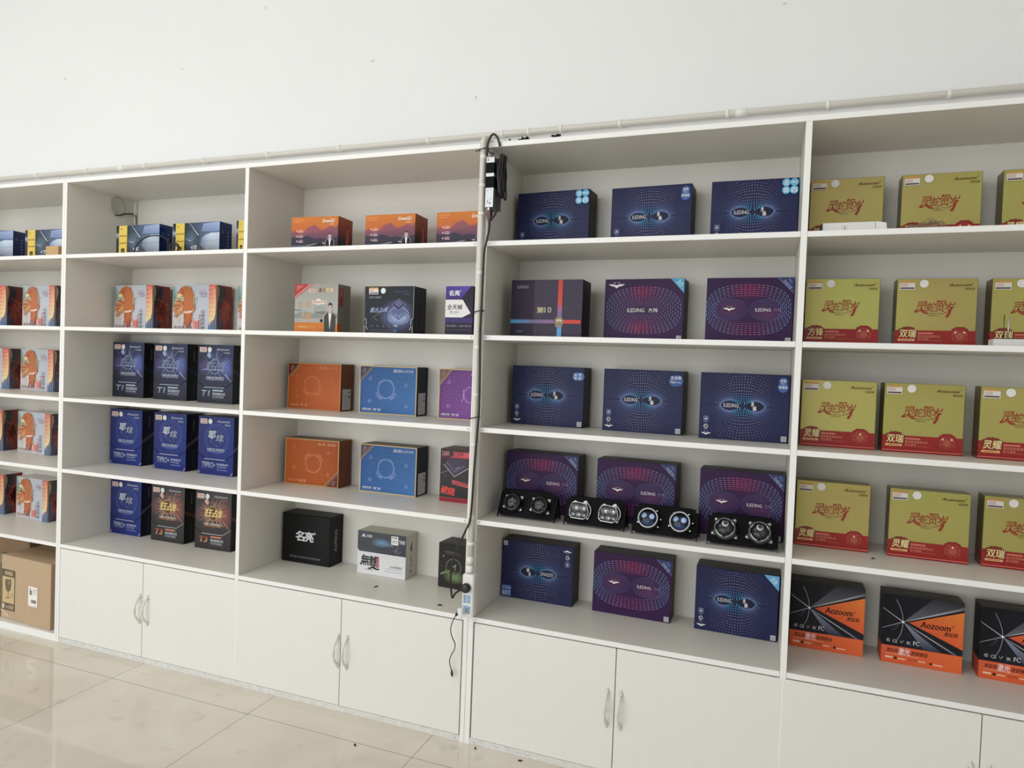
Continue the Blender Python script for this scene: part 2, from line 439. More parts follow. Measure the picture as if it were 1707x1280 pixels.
# ------------------------------------------------------------------ shelving units
TH = 0.019
DEP = BACK - 0.004
def board(par, name, x0, x1, y0, y1, z0, z1, front='F', mat=BOARD):
    mb = MB(); mb.box(x0, x1, y0, y1, z0, z1, mat, .0008, {'F': (EDGE, (1, 1, 1))} if front else None)
    return mb.build(name, par)
def handle(par, x, z, y=0.0):
    """cast bow pull, 125 mm, with scrolled feet"""
    mb = MB(); L = .0605
    pts = []; rad = []
    for k in range(19):
        t = -1 + 2 * k / 18; s = math.cos(t * math.pi / 2)
        pts.append((-.004 * s, y - .006 - .024 * s ** .8 if s > 0 else y - .006, t * L)); rad.append(.0038 + .0022 * (1 - abs(t)) + .0012 * math.cos(t * 9))
    mb.tube(pts, rad, HANDLE, 10)
    for sg in (-1, 1):
        xf = Matrix.Translation((0, y, sg * L)) @ Matrix.Rotation(math.pi / 2, 4, 'X')
        mb.lathe([(.0085, 0), (.0092, .003), (.0065, .0055), (.0062, .009), (.004, .0115), (0, .012)], HANDLE, 16, xf)
        mb.lathe([(.0045, 0), (.0052, .002), (.003, .005), (0, .006)], HANDLE, 12, Matrix.Translation((0, y, sg * (L + .0105))) @ Matrix.Rotation(math.pi / 2, 4, 'X'))
    return mb.build('handle', par, (x, 0, z))
def door(par, x0, x1, hx):
    mb = MB(); mb.box(x0, x1, 0.0, .017, .0195, .4795, DOORM, .0012)
    d = mb.build('door', par); handle(d, hx, .256); return d
def screws(mb, pts):
    for (x, y, z) in pts: mb.lathe([(.0035, 0), (.003, .0012), (0, .0014)], SILVER, 10, Matrix.Translation((x, y, z)) @ Matrix.Rotation(math.pi / 2, 4, 'X'))
def unit(name, label, xl, x_in, div, x_out, xr, doors, open_base=False):
    """two bays: left panel xl..x_in, divider div, right panel x_out..xr"""
    u = empty(name, (0, 0, 0))
    tag(u, label, 'shelving unit', 'white shelving units along the wall')
    z0 = FLOOR_Z
    board(u, 'side_panel', xl + .0004, x_in, 0, DEP, z0, 2.3695); board(u, 'side_panel', x_out, xr - .0004, 0, DEP, z0, 2.3695)
    board(u, 'divider', div[0], div[1], 0.0004, DEP, .02 if not open_base else z0, 2.35)
    if True:
        mb = MB(); mb.box(x_in, x_out, 0, DEP, 2.35, 2.3695, BOARD, .0008, {'F': (EDGE, (1, 1, 1))}); mb.build('top_panel', u)
    bays = [(x_in, div[0]), (div[1], x_out)]
    for (a, b) in bays:
        for z in (Z1, Z2, Z3, Z4, Z5):
            mb = MB(); mb.box(a + .0004, b - .0004, 0.0002, DEP - .001, z - TH, z, BOARD, .0008, {'F': (EDGE, (1, 1, 1))})
            if a in (2.3495,): screws(mb, [(a + .010, .0002, z - TH / 2)])
            if b in (2.3066,): screws(mb, [(b - .010, .0002, z - TH / 2)])
            mb.build('shelf', u)
        mb = MB(); mb.box(a, b, DEP - .0008, BACK - .0004, z0 + .02, 2.35, BOARD); mb.build('back_panel', u)
    if open_base:
        for (a, b) in bays:
            mb = MB(); mb.box(a, b, .0002, DEP - .001, z0, Z6, BOARD, .0008, {'F': (EDGE, (1, 1, 1))}); mb.build('base_board', u)
    else:
        mb = MB(); mb.box(x_in, x_out, .001, .018, z0, .0175, SKIRT, .001); screws(mb, [(x_in + .02, .001, .004), (x_out - .02, .001, .004)]); mb.build('skirting', u)
        mb = MB(); mb.box(x_in, x_out, .02, DEP - .001, z0, .0185, BOARD); mb.build('base_board', u)
        for (x0, x1, hx) in doors: door(u, x0, x1, hx)
    return u
unit('shelving_unit', 'white shelving unit at the far left, phoenix cartons above a big cardboard box', -2.33, -2.31, (-1.16, -1.14), 0.0, .0155, [], True)
unit('shelving_unit', 'white shelving unit left of the upright conduit with tall blue cartons and four doors', .0155, .0312, (1.160, 1.1805), 2.3066, 2.3262,
     [(.0335, .6015, .589), (.6045, 1.1685, .639), (1.1715, 1.7345, 1.7255), (1.7375, 2.3020, 1.770)])
unit('shelving_unit', 'white shelving unit right of the conduit holding navy dotted and gold cartons', 2.3262, 2.3495, (3.4805, 3.5012), 4.635, 4.6545,
     [(2.3555, 2.9215, 2.896), (2.9245, 3.4885, 2.946), (3.4915, 4.0635, 4.04), (4.0665, 4.6325, 4.09)])

# ------------------------------------------------------------------ conduit, power strip, cables
def saddle(par, cx, cy, cz, axis, r=.0125):
    """moulded pipe clip gripping the pipe, with its back foot"""
    mb = MB(); q = Matrix.Rotation(math.pi / 2, 4, 'Y') if axis == 'X' else Matrix.Identity(4)
    mb.lathe([(r, -.007), (r + .0026, -.006), (r + .0032, 0), (r + .0026, .006), (r, .007)], PVCW, 20, Matrix.Translation((cx, cy, cz)) @ q)
    if axis == 'X': mb.box(cx - .007, cx + .007, cy, cy + .024, cz - .010, cz + .019, PVCW, .002)
    else: mb.box(cx - .016, cx + .016, cy, cy + .0172, cz - .007, cz + .007, PVCW, .002)
    return mb.build('pipe_clip', par)
hp = tag(empty('conduit_pipe', (0, .375, 2.534)), 'long ivory plastic conduit pipe clipped along the wall above the shelving', 'pipe')
mb = MB(); mb.tube([(x, .372, 2.534 - FLOOR_Z * 0) for x in (-3.2, 0, 3, 6.2)], .0125, PVC, 18)
for x in (3.258, -.05): mb.lathe([(.0125, -.022), (.0148, -.021), (.0148, .021), (.0125, .022)], PVCW, 18, Matrix.Translation((x, .372, 2.534)) @ Matrix.Rotation(math.pi / 2, 4, 'Y'))
o = mb.build('pipe', hp); o.location = (0, -.375, -2.534)
for x in (-1.15, -.735, -.322, .13, .547, .964, 1.393, 1.882, 2.249, 2.373, 2.521, 2.777, 3.206, 3.569, 3.964, 4.36):
    c = saddle(hp, x, .372, 2.534, 'X'); c.location = (0, -.375, -2.534)

VX, VY = 2.3335, -.0176
vp = tag(empty('conduit_pipe', (VX, VY, .67)), 'upright ivory conduit pipe fixed over the joint between two shelving units', 'pipe')
rel = (-VX, -VY, -.67)
mb = MB()
elb = [(VX, VY, 2.362 + .03 * math.sin(t) if False else 2.362) for t in (0,)]
pts = [(VX, VY, .70), (VX, VY, 1.0), (VX - .002, VY, 1.5), (VX - .004, VY, 2.0), (VX - .006, VY, 2.362)]
for k in range(1, 9):
    t = math.pi / 2 * k / 8; pts.append((VX - .006 + .002 * k / 8, VY + .026 * (1 - math.cos(t)), 2.362 + .026 * math.sin(t)))
pts += [(VX - .004, .1, 2.388), (VX - .004, .36, 2.388)]
mb.tube(pts, .0118, PVC, 18)
o = mb.build('pipe', vp); o.location = rel
for z, k in ((2.309, 0), (1.86, 0), (1.385, 0), (.905, 0), (.735, 1), (.70, 1)):
    mb = MB()
    hh = .008 if not k else .014
    mb.lathe([(.0118, -hh), (.0134 + .001 * k, -hh * .9), (.0134 + .001 * k, hh * .9), (.0118, hh)], PVCW, 18, Matrix.Translation((VX - .004 * (z - .7) / 1.6, VY, z)))
    o = mb.build('coupling', vp); o.location = rel
for z in (2.199, 2.09, 1.57, 1.19, .80):
    c = saddle(vp, VX - .004 * (z - .7) / 1.6, VY, z, 'Z', .0118); c.location = rel
for z in (2.335, 1.71, 1.296):
    mb = MB(); mb.tube([(VX - .004 + (.019 + .004 * math.cos(3 * a)) * math.cos(a) + .003, VY - .003 + .0185 * math.sin(a), z + .004 * math.cos(a)) for a in [2 * math.pi * k / 24 for k in range(24)]], .002, RUBBER, 6, closed=True)
    if z > 2.3: mb.tube([(VX - .02, VY - .01, z), (VX - .034, VY - .012, z - .006)], .002, RUBBER, 6)
    tag(mb.build('cable_tie'), {2.335: 'black cable tie at the top elbow of the upright conduit', 1.71: 'black cable tie on the upright conduit at the second shelf', 1.296: 'black cable tie on the upright conduit beside the purple carton'}[z], 'cable tie', 'cable ties round the conduit')

# power strip at the foot of the upright conduit
ps = tag(empty('power_strip', (2.338, -.02, .51)), 'white power strip hung upright below the conduit pipe', 'power strip')
def pz(mb, name, lab=None):
    o = mb.build(name, ps); o.location = (-2.338, .02, -.51)
    if lab: o['label'] = lab
    return o
mb = MB(); mb.box(2.3125, 2.3615, -.040, -.0005, .513, .682, PVCW, .005); pz(mb, 'housing')
SOCK = plain('pale_blue_socket', (0.36, 0.50, 0.66), .4); SLOT = plain('socket_slot', (.03, .03, .05), .6)
for zc in (.585, .544):
    mb = MB(); mb.box(2.3195, 2.3515, -.0415, -.039, zc - .0165, zc + .0165, SOCK, .0012)
    for (x0, x1, a, b) in ((2.324, 2.3255, .008, .012), (2.324, 2.3255, -.002, .002), (2.324, 2.3255, -.012, -.008)): mb.box(x0, x0 + .005, -.0417, -.0413, zc + a, zc + b, SLOT)
    for sg in (-1, 1):
        mb.add([(2.340, -.0418, zc + sg * .004), (2.346, -.0418, zc + sg * .010), (2.3475, -.0418, zc + sg * .0085), (2.3415, -.0418, zc + sg * .0025)], [(0, 1, 2, 3)], SLOT)
    pz(mb, 'socket', 'pale blue socket')

# driver box hung beside the pipe
dv = tag(empty('power_adapter', (2.368, -.02, 2.10)), 'silver and black power adapter strapped beside the top of the upright conduit', 'power adapter')
def dz(mb, name, lab=None):
    o = mb.build(name, dv); o.location = (-2.368, .02, -2.10)
    if lab: o['label'] = lab
    return o
x0, x1, y0, y1 = 2.3525, 2.3865, -.042, .040
mb = MB(); mb.box(x0, x1, y0 + .0012, y1, 2.108, 2.30, plain('grey_steel_side', (.16, .17, .17), .4, metal=.3), .0015); mb.box(x0 + .001, x1 - .001, y0, y0 + .0012, 2.109, 2.299, SILVER)
for (a, b, w, h) in ((.006, .150, .003, .010), (.018, .012, .004, .008), (.022, .03, .002, .006), (.008, .062, .003, .003), (.022, .068, .003, .003), (.010, .016, .002, .014)):
    mb.box(x0 + a, x0 + a + w, y0 - .0006, y0, 2.108 + b if b < .1 else 2.285, (2.108 + b if b < .1 else 2.285) + h, BLACKP)
dz(mb, 'metal_case')
mb = MB(); mb.box(x0 - .001, x1 + .001, y0 - .001, y1 + .001, 2.238, 2.279, BLACKSHEET, .0015)
mb.box(x0 - .001, x1 + .001, y0 - .001, y1 + .001, 2.182, 2.226, BLACKSHEET, .0015); dz(mb, 'tape_wrap', 'black tape wound round the adapter')
mb = MB(); mb.box(x0 + .008, x0 + .022, y0 + .004, y0 + .03, 2.060, 2.104, plain('brown_plug', (.10, .035, .03), .4), .002)
mb.box(x0 + .010, x0 + .019, y0 + .002, y0 + .02, 2.098, 2.1085, SILVER, .001); dz(mb, 'plug', 'dark brown connector')
mb = MB(); rnd = random.Random(4)
for i in range(16):
    rr = .009 + .0022 * rnd.random(); cx = x1 + .009 + .005 * (i % 4); cy = -.020 + .012 * (i // 4); top = 2.305 + rnd.uniform(-.012, .016); bot = 2.165 + rnd.uniform(-.02, .015)
    loop = []
    for k in range(28):
        t = 2 * math.pi * k / 28; loop.append((cx + .004 * math.sin(t * 2 + i), cy + rr * math.sin(t), (top + bot) / 2 + (top - bot) / 2 * math.cos(t)))
    mb.tube(loop, .0029, RUBBER, 7, closed=True)
mb.tube(smooth_path([(x1 + .008, -.01, 2.18), (x1 + .010, -.02, 2.13), (x1 + .006, -.03, 2.085), (x1 - .006, -.034, 2.068), (x1 - .014, -.036, 2.074)]), .004, RUBBER, 8)
dz(mb, 'coiled_cord', 'coiled black cord')
# mains cable: out of the elbow, over, then down beside the pipe to the plug
mc = tag(empty('power_cable', (2.36, -.03, .6)), 'black power cable running down the upright conduit into the power strip', 'cable')
def mz(mb, name):
    o = mb.build(name, mc); o.location = (-2.36, .03, -.6); return o
mb = MB()
mb.tube(smooth_path([(2.392, -.008, 2.350), (2.384, -.009, 2.378), (2.370, -.012, 2.395), (2.357, -.014, 2.390), (2.350, -.027, 2.355), (2.349, -.031, 2.31)], 6), .0042, RUBBER, 9)
mb.tube(smooth_path([(2.349, -.031, 2.34), (2.360, -.034, 2.322), (2.372, -.037, 2.314), (2.381, -.038, 2.312)], 5), .0032, RUBBER, 8)
mb.tube(smooth_path([(2.3675, -.026, 2.0560), (2.369, -.030, 2.03), (2.3605, -.033, 1.975), (2.3525, -.032, 1.93), (2.3495, -.031, 1.75), (2.3475, -.031, 1.61), (2.353, -.031, 1.45), (2.3545, -.031, 1.32), (2.351, -.032, 1.25), (2.344, -.034, 1.10),
        (2.337, -.036, .913), (2.318, -.040, .85), (2.293, -.043, .79), (2.270, -.045, .72), (2.265, -.046, .655), (2.270, -.047, .61), (2.276, -.050, .588), (2.281, -.053, .588), (2.292, -.056, .606), (2.310, -.058, .622)], 6), .0040, RUBBER, 9)
mz(mb, 'cord')
mb = MB(); mb.lathe([(.0165, 0), (.0185, .003), (.0185, .014), (.0165, .020), (.010, .0215), (0, .0216)], BLACKP, 28, Matrix.Translation((2.3335, -.0404, .6315)) @ Matrix.Rotation(math.pi / 2, 4, 'X'))
mb.tube([(2.322, -.052, .626), (2.308, -.058, .620)], [.0055, .0042], BLACKP, 10); mz(mb, 'plug')
# phone charger with a dangling lead
ch = tag(empty('usb_charger', (2.32, -.05, .544)), 'clear white charger in the lowest socket with a thin black lead dangling', 'charger')
def cz_(mb, name, lab=None):
    o = mb.build(name, ch); o.location = (-2.32, .05, -.544)
    if lab: o['label'] = lab
    return o
mb = MB(); mb.box(2.311, 2.334, -.075, -.0416, .531, .557, plain('frosted_white_plastic', (.72, .74, .75), .2, spec=.6), .004); cz_(mb, 'charger_body')
mb = MB(); mb.tube([(2.3105, -.060, .536), (2.300, -.060, .522)], [.0062, .005], BLACKP, 12)
mb.tube(smooth_path([(2.302, -.060, .525), (2.288, -.058, .500), (2.275, -.05, .462), (2.279, -.045, .430), (2.291, -.04, .402), (2.287, -.035, .375), (2.273, -.03, .350), (2.264, -.026, .325), (2.266, -.022, .300), (2.272, -.02, .282)], 7), .0019, RUBBER, 8)
mb.tube([(2.271, -.02, .286), (2.273, -.02, .272), (2.275, -.02, .262)], [.0028, .0052, .0045], BLACKP, 10)
mb.box(2.2725, 2.2785, -.022, -.018, .2555, .262, SILVER); cz_(mb, 'lead', 'thin black lead')
# ------------------------------------------------------------------ cartons: artwork
NAVY = C(33, 36, 72); PURP = C(50, 24, 66); BLK = C(15, 15, 19)
SEE = C(150, 150, 158)

def wings(f, x, y, w, col, crown=True):
    h = w * .36 * f.w / f.h
    L = [(-.5, .22), (-.30, .20), (-.13, .16), (-.08, .08), (0, .06), (.08, .08), (.13, .16), (.30, .20), (.5, .22), (.42, .04), (.30, -.12), (.14, -.20), (.10, -.36), (0, -.5), (-.10, -.36), (-.14, -.20), (-.30, -.12), (-.42, .04)]
    top = [(x + a * w, y + b * h) for a, b in L[:9]]; bot = [(x + a * w, y + b * h) for a, b in L[9:]]
    o = [L[i] for i in range(18)]
    # strip of quads between the upper and lower outline
    up_ = [(x + a * w, y + b * h) for a, b in [L[0], L[1], L[2], L[3], L[4], L[5], L[6], L[7], L[8]]]
    lo = [(x + a * w, y + b * h) for a, b in [L[0], L[17], L[16], L[15], L[13], L[11], L[10], L[9], L[8]]]
    for i in range(8): f.poly([up_[i], lo[i], lo[i + 1], up_[i + 1]], col, False)
    f.up(); f.disc(x, y - .16 * h, w * f.w * .085, col, 14)
    if crown:
        for k in (-2, -1, 1, 2) : f.disc(x + k * w * .09, y + h * (.42 + .03 * (2 - abs(k))), w * f.w * .028, col, 6)

def dotfield(f):
    """dots strung along nested lemniscates, fanning out from two dark almond eyes"""
    a = .052; cx, cy = .487, .515
    rnd = random.Random(2)
    f.disc(cx - .049 / f.w, cy, .040, C(27, 32, 58), 28, .0138); f.disc(cx + .050 / f.w, cy, .040, C(25, 29, 52), 28, .0138)
    for k in range(14):
        y0 = .0085 + .0080 * k + .00012 * k * k; R = a * a + y0 * y0
        n = 38
        for i in range(n * 2):
            th = 2 * math.pi * ((i % n) + .5 + .5 * (k % 2) * 0) / n
            zz = complex(a * a + R * math.cos(th), R * math.sin(th)) ** .5
            if zz.imag < 0: zz = -zz
            X, Y = (zz.real, zz.imag) if i < n else (zz.real, -zz.imag)
            Y *= .60 + .40 * min(1, abs(Y) / .075)
            u, v = cx + X / f.w, cy + Y / f.h
            if max(abs(u - .5), abs(v - .5)) > .475: continue
            if abs(u - .5) > .33 and abs(v - .5) > .30: continue
            if u > .80 and v > .70: continue
            if u < .18 and v < .36: continue
            if abs(Y) < .004 and abs(X) > .085: continue
            if k < 3 and abs(X) > .058 + .014 * k: continue
            fal = math.exp(-(X / .085) ** 2); r = .00075 + .00130 * fal * (1 - .028 * k)
            if abs(X) < .034 and abs(Y) < .036: col = C(62, 160, 196)
            elif abs(X) > .095: col = C(92, 118, 160)
            elif fal > .3 and abs(Y) < .05: col = C(112, 136, 188)
            elif rnd.random() < .5: col = C(134, 122, 172)
            else: col = C(160, 156, 176)
            f.disc(u, v, r, col, 6, bump=False)
    f.up()

def logo_text(f, x0, y0, x1, y1, col): f.text('ILEDING', x0, y0, x1, y1, col, .012)

def side_specks(mb, w, h, d):
    f = Face(mb, d, h, 'R', w)
    f.text('360' + chr(176) + ' LED', .28, .30, .42, .72, C(70, 70, 85), 0, 0) if False else None
    for k in range(22): f.rect(.30 + .02 * (k % 3), .20 + k * .025, .38 + .015 * (k % 4), .212 + k * .025, C(74, 74, 84))
    for k in range(30): f.rect(.62 + .05 * (k % 2), .12 + k * .027, .645 + .05 * (k % 2), .13 + k * .027, C(66, 55, 78))

def paint_blue(f):
    dotfield(f)
    f.grad(0, 0, .5, .5, C(37, 38, 78), C(37, 38, 78), C(37, 38, 78), C(37, 38, 78)) if False else None
    logo_text(f, .275, .488, .445, .545, C(205, 200, 205))
    f.text('龙', .578, .518, .618, .582, C(238, 238, 240), .035, .25, .25); f.text('珠', .600, .450, .646, .516, C(238, 238, 240), .035, .25, .25)
    f.line([(.055, .275), (.055, .335), (.105, .335), (.105, .275), (.055, .275)], .0012, C(190, 195, 215)); f.poly([(.062, .29), (.08, .325), (.098, .29)], C(190, 195, 215)); f.rect(.055, .245, .105, .258, C(90, 110, 165))
    f.disc(.08, .185, .0085, C(170, 168, 160), 18); f.disc(.083, .185, .0045, C(60, 62, 90), 14); f.rect(.06, .132, .1, .142, C(120, 125, 150))
    wings(f, .085, .078, .115, C(225, 228, 235))

def dashring(f, cx, cy, rx, ry, n, wid, sp=.58, pw=2.4, colf=None, ph=0.0):
    e = 2 / pw
    def P(t):
        c, s = math.cos(t), math.sin(t)
        return (cx + rx / f.w * math.copysign(abs(c) ** e, c), cy + ry / f.h * math.copysign(abs(s) ** e, s))
    N = 720; pts = [P(2 * math.pi * i / N) for i in range(N + 1)]; L = [0]
    for i in range(N): L.append(L[-1] + math.hypot((pts[i + 1][0] - pts[i][0]) * f.w, (pts[i + 1][1] - pts[i][1]) * f.h))
    T = L[-1]; j = 0
    def at(s):
        nonlocal j
        s = s % T
        if L[j] > s: j = 0
        while L[j + 1] < s: j += 1
        return pts[j]
    for k in range(n):
        a = at((k + ph) * T / n); b = at((k + ph + sp) * T / n)
        f.line([a, b], wid, colf(a, b), False)
def oval_col(a, b):
    x, y = (a[0] + b[0]) / 2 - .5, (a[1] + b[1]) / 2 - .5
    m = math.exp(-(x / .2) ** 2) * min(1, abs(y) / .2); c = min(1, max(0, (abs(x) - .24) / .14))
    rnd = (math.sin(a[0] * 91.7 + a[1] * 57.3) * 43758.5) % 1
    base = mixc(C(140, 126, 165), C(186, 36, 92), m * (.45 + .55 * rnd)); return mixc(base, C(70, 140, 180), c * (.4 + .6 * rnd))
def small_col(a, b):
    x = (a[0] + b[0]) / 2; rnd = (math.sin(a[0] * 71.7 + a[1] * 37.3) * 43758.5) % 1
    return mixc(C(118, 100, 150), C(80, 110, 160), rnd)
def paint_double(f):
    cy = .515
    f.glow(.5, .80, .075, .035, C(96, 28, 70), PURP); f.glow(.28, .52, .05, .035, C(84, 28, 66), PURP); f.glow(.72, .45, .055, .035, C(84, 28, 66), PURP)
    for k in range(6): dashring(f, .49, cy, .153 - .0068 * k, .094 - .0082 * k, 50 - 2 * k, .0022 - .00016 * k, .62, 2.7, oval_col, .5 * (k % 2))
    for sx in (.275, .715):
        for k in range(8): dashring(f, sx, cy, .0665 - .0066 * k, .041 - .0040 * k, 48 - 2 * k, .0011 - .00004 * k, .55, 2.1, small_col, .5 * (k % 2))
    f.disc(.275, cy, .026, C(70, 26, 62), 20, .0085); f.disc(.72, cy, .046, C(56, 28, 62), 20, .0085)
    wings(f, .275, cy + .01, .145, C(232, 225, 235))
    logo_text(f, .575, .488, .752, .538, C(215, 205, 220)); f.text('·方阵', .765, .486, .87, .54, C(130, 110, 160), .005)
def paint_single(f):
    f.glow(.47, .80, .06, .03, C(90, 26, 64), PURP); f.glow(.45, .22, .06, .03, C(96, 28, 60), PURP)
    for k in range(11): dashring(f, .5, .497, .148 - .0098 * k, .092 - .0072 * k, 48 - 2 * k, .0021 - .0001 * k, .60, 2.6, oval_col, .5 * (k % 2))
    f.disc(.49, .5, .055, C(54, 36, 58), 24, .0125)
    logo_text(f, .30, .468, .515, .53, C(225, 220, 220)); f.text('方阵', .565, .465, .685, .532, C(228, 224, 226), .012)
    wings(f, .15, .90, .21, C(235, 230, 238))

def qr_sticker(o, w, h, flip=False):
    part(o, 'blank_sticker', lambda f: f.rect(.925, .02, .985, .10, C(190, 190, 190)), w, h, 'small square white sticker', flip=flip)
CY = C(85, 170, 210); CYD = C(40, 80, 140)
def badge_clover(f):
    r = .0146
    for (dx, dy, s) in ((-1, 1, '龙'), (1, 1, 'PRO'), (-1, -1, '珠'), (1, -1, '四')):
        x, y = .903 + dx * .0142 / f.w, .875 + dy * .0142 / f.h; f.disc(x, y, r, CY, 22)
        hw = .030 if s != 'PRO' else .036; hh = .038 if s != 'PRO' else .018
        f.text(s, x - hw, y - hh, x + hw, y + hh, C(225, 238, 245), .02)
def badge_tall(f):
    f.disc(.925, .90, .0155, C(48, 88, 150), 24); f.disc(.925, .815, .0185, C(48, 88, 150), 24)
    f.text('龙珠', .893, .89, .957, .935, C(225, 235, 245), .02); f.text('PRO', .902, .858, .948, .878, C(200, 215, 235), .01)
    f.text('单直射', .878, .795, .972, .84, C(225, 235, 245), .02)
def badge_wide(f):
    f.disc(.90, .85, .017, C(62, 104, 170), 24); f.disc(.95, .85, .017, C(62, 104, 170), 24)
    for i, s in enumerate('龙珠'): f.text(s, .862, .855 - .055 * i, .905, .90 - .055 * i, C(215, 225, 240), .02)
    for i, s in enumerate('双射'): f.text(s, .922, .855 - .055 * i, .965, .90 - .055 * i, C(215, 225, 240), .02)
def badge_max(f):
    f.disc(.895, .845, .0225, C(42, 78, 140), 26); f.disc(.93, .85, .022, C(42, 78, 140), 26)
    f.text('五龙珠', .845, .865, .975, .92, C(225, 235, 245), .02); f.text('MAX', .845, .805, .91, .845, C(225, 235, 245), .01); f.text('+PRO', .915, .805, .975, .838, C(160, 185, 220), .01)
def badge_maxsq(f):
    f.rect(.855, .79, .995, .99, C(56, 84, 150)); f.text('五龙珠', .865, .885, .985, .965, C(190, 205, 235), .02); f.text('MAX', .865, .81, .985, .86, C(170, 190, 225), .01)
def badge_eye(f):
    f.poly([(.81, 1.0), (1.0, 1.0), (1.0, .765)], C(36, 46, 92)); f.line([(.81, .998), (.998, .765)], .0012, C(120, 130, 180)); f.line([(.825, .998), (.998, .785)], .0006, C(100, 110, 170))
    f.text('3XEYE', .862, .868, .99, .915, C(165, 180, 225), .012, 0, -.86); f.text('PRO', .93, .93, .985, .96, C(120, 140, 200), 0, 0, -.86)
def badge_thirty(f):
    f.poly([(.83, 1.0), (1.0, 1.0), (1.0, .765)], C(70, 150, 190)); f.text('30', .905, .885, .985, .965, C(170, 215, 235), .02, 0, -.85); f.text('方阵', .935, .835, .995, .868, C(120, 190, 220), .01, 0, -.85)
def badge_tri(f):
    f.poly([(.82, 1.0), (1.0, 1.0), (1.0, .775)], C(95, 165, 215)); f.text('龙珠', .895, .885, .985, .965, C(190, 220, 240), .02, 0, -.8)

LW, LH, LD = .318, .2495, .104
def top_print(mb, w, h, d, col):
    f = Face(mb, w, d, 'T', h)
    for k in range(26): f.rect(.30 + .0165 * k, .52, .311 + .0165 * k, .60 + .02 * (k % 2), col)
def lens_carton(kind, flip=False):
    base = NAVY if kind == 'blue' else PURP
    mb = carton(LW, LH, LD, base, BLK if kind == 'blue' else C(30, 22, 32), C(34, 32, 36), BLK)
    f = Face(mb, LW, LH, 'F', flip=flip)
    {'blue': paint_blue, 'double': paint_double, 'single': paint_single}[kind](f)
    side_specks(mb, LW, LH, LD); top_print(mb, LW, LH, LD, C(70, 66, 70))
    return mb.mesh('lens_carton')
LMESH = {k: lens_carton(k) for k in ('blue', 'double', 'single')}
LMESH['flip'] = lens_carton('blue', True)
BADGES = {}
def lens_box(pose, z, kind, badge, label, sx=1.0):
    o = bpy.data.objects.new('lens_carton', LMESH[kind]); COL.objects.link(o); fl = kind == 'flip'
    key = (badge, fl)
    if key not in BADGES:
        m1 = MB(); badge(Face(m1, LW, LH, 'F', .1, STICK, fl, .0030)); m2 = MB(); f2 = Face(m2, LW, LH, 'F', .1, STICK, fl, .0030)
        f2.rect(.925, .022, .985, .10, C(185, 185, 185)); f2.rect(.931, .03, .979, .092, C(150, 150, 152))
        BADGES[key] = (m1.mesh('corner_badge'), m2.mesh('blank_sticker'))
    for nm, me, lb in (('corner_badge', BADGES[key][0], 'bright blue corner badge with white lettering'), ('blank_sticker', BADGES[key][1], 'small square pale sticker at a corner')):
        c = bpy.data.objects.new(nm, me); COL.objects.link(c); c.parent = o; c['label'] = lb
    g = 'navy dotted lens cartons' if kind in ('blue', 'flip') else 'purple dashed-oval lens cartons'
    return place(o, pose[0], pose[1], z, pose[2], label, 'box', g, sx)
def fitx(left, sx_right=3.4800):                    # cartons pushed up against the divider
    w = sx_right - left; return ((left + sx_right) / 2, w / LW)
lens_box((2.531, .2629, -.0639), Z1, 'blue', badge_clover, 'navy dotted carton with four-circle cyan badge nearest the hanging power adapter')
lens_box((2.936, .2669, -.0455), Z1, 'blue', badge_tall, 'navy dotted carton in the middle of the top shelf right of the conduit')
x, sx = fitx(3.1705); lens_box((x, .2598, .0105), Z1, 'blue', badge_clover, 'navy dotted carton with four-circle cyan badge against the divider on the top shelf', sx)
lens_box((2.9223, .2707, -.0483), Z2, 'single', badge_thirty, 'purple carton with one dashed oval, white wings top left and cyan corner')
x, sx = fitx(3.168); lens_box((x, .2655, .0098), Z2, 'double', badge_eye, 'purple double-oval carton on the second shelf beside the gold cartons', sx)
lens_box((2.5361, .2667, -.0321), Z3, 'blue', badge_wide, 'navy dotted carton with two overlapping blue circles, third shelf beside the conduit')
lens_box((2.9368, .25, -.0525), Z3, 'blue', badge_max, 'navy dotted carton in the middle of the third shelf, round badge reading MAX')
x, sx = fitx(3.1655); lens_box((x, .2053, .0055), Z3, 'blue', badge_tall, 'navy dotted carton at the right end of the third shelf, left of the gold cartons', sx)
lens_box((2.5312, .2489, -.0392), Z4, 'double', badge_eye, 'purple double-oval carton behind the small dark round lens pair on the fourth shelf')
lens_box((2.9268, .2365, -.0567), Z4, 'double', badge_eye, 'purple double-oval carton behind the clear faceted lens pair on the fourth shelf')
x, sx = fitx(3.181); lens_box((x, .2068, -.0281), Z4, 'double', badge_eye, 'purple double-oval carton behind the rightmost lens pair on the fourth shelf', sx)
lens_box((2.5156, .2834, -.0138), Z5, 'flip', badge_maxsq, 'navy dotted carton standing upside down, on the cabinet top beside the conduit')
lens_box((2.9198, .2823, -.0242), Z5, 'double', badge_eye, 'purple double-oval carton on the cabinet top between two navy dotted cartons')
x, sx = fitx(3.178); lens_box((x, .2656, -.0292), Z5, 'blue', badge_tri, 'navy dotted carton with light blue triangular corner on the cabinet top', sx)

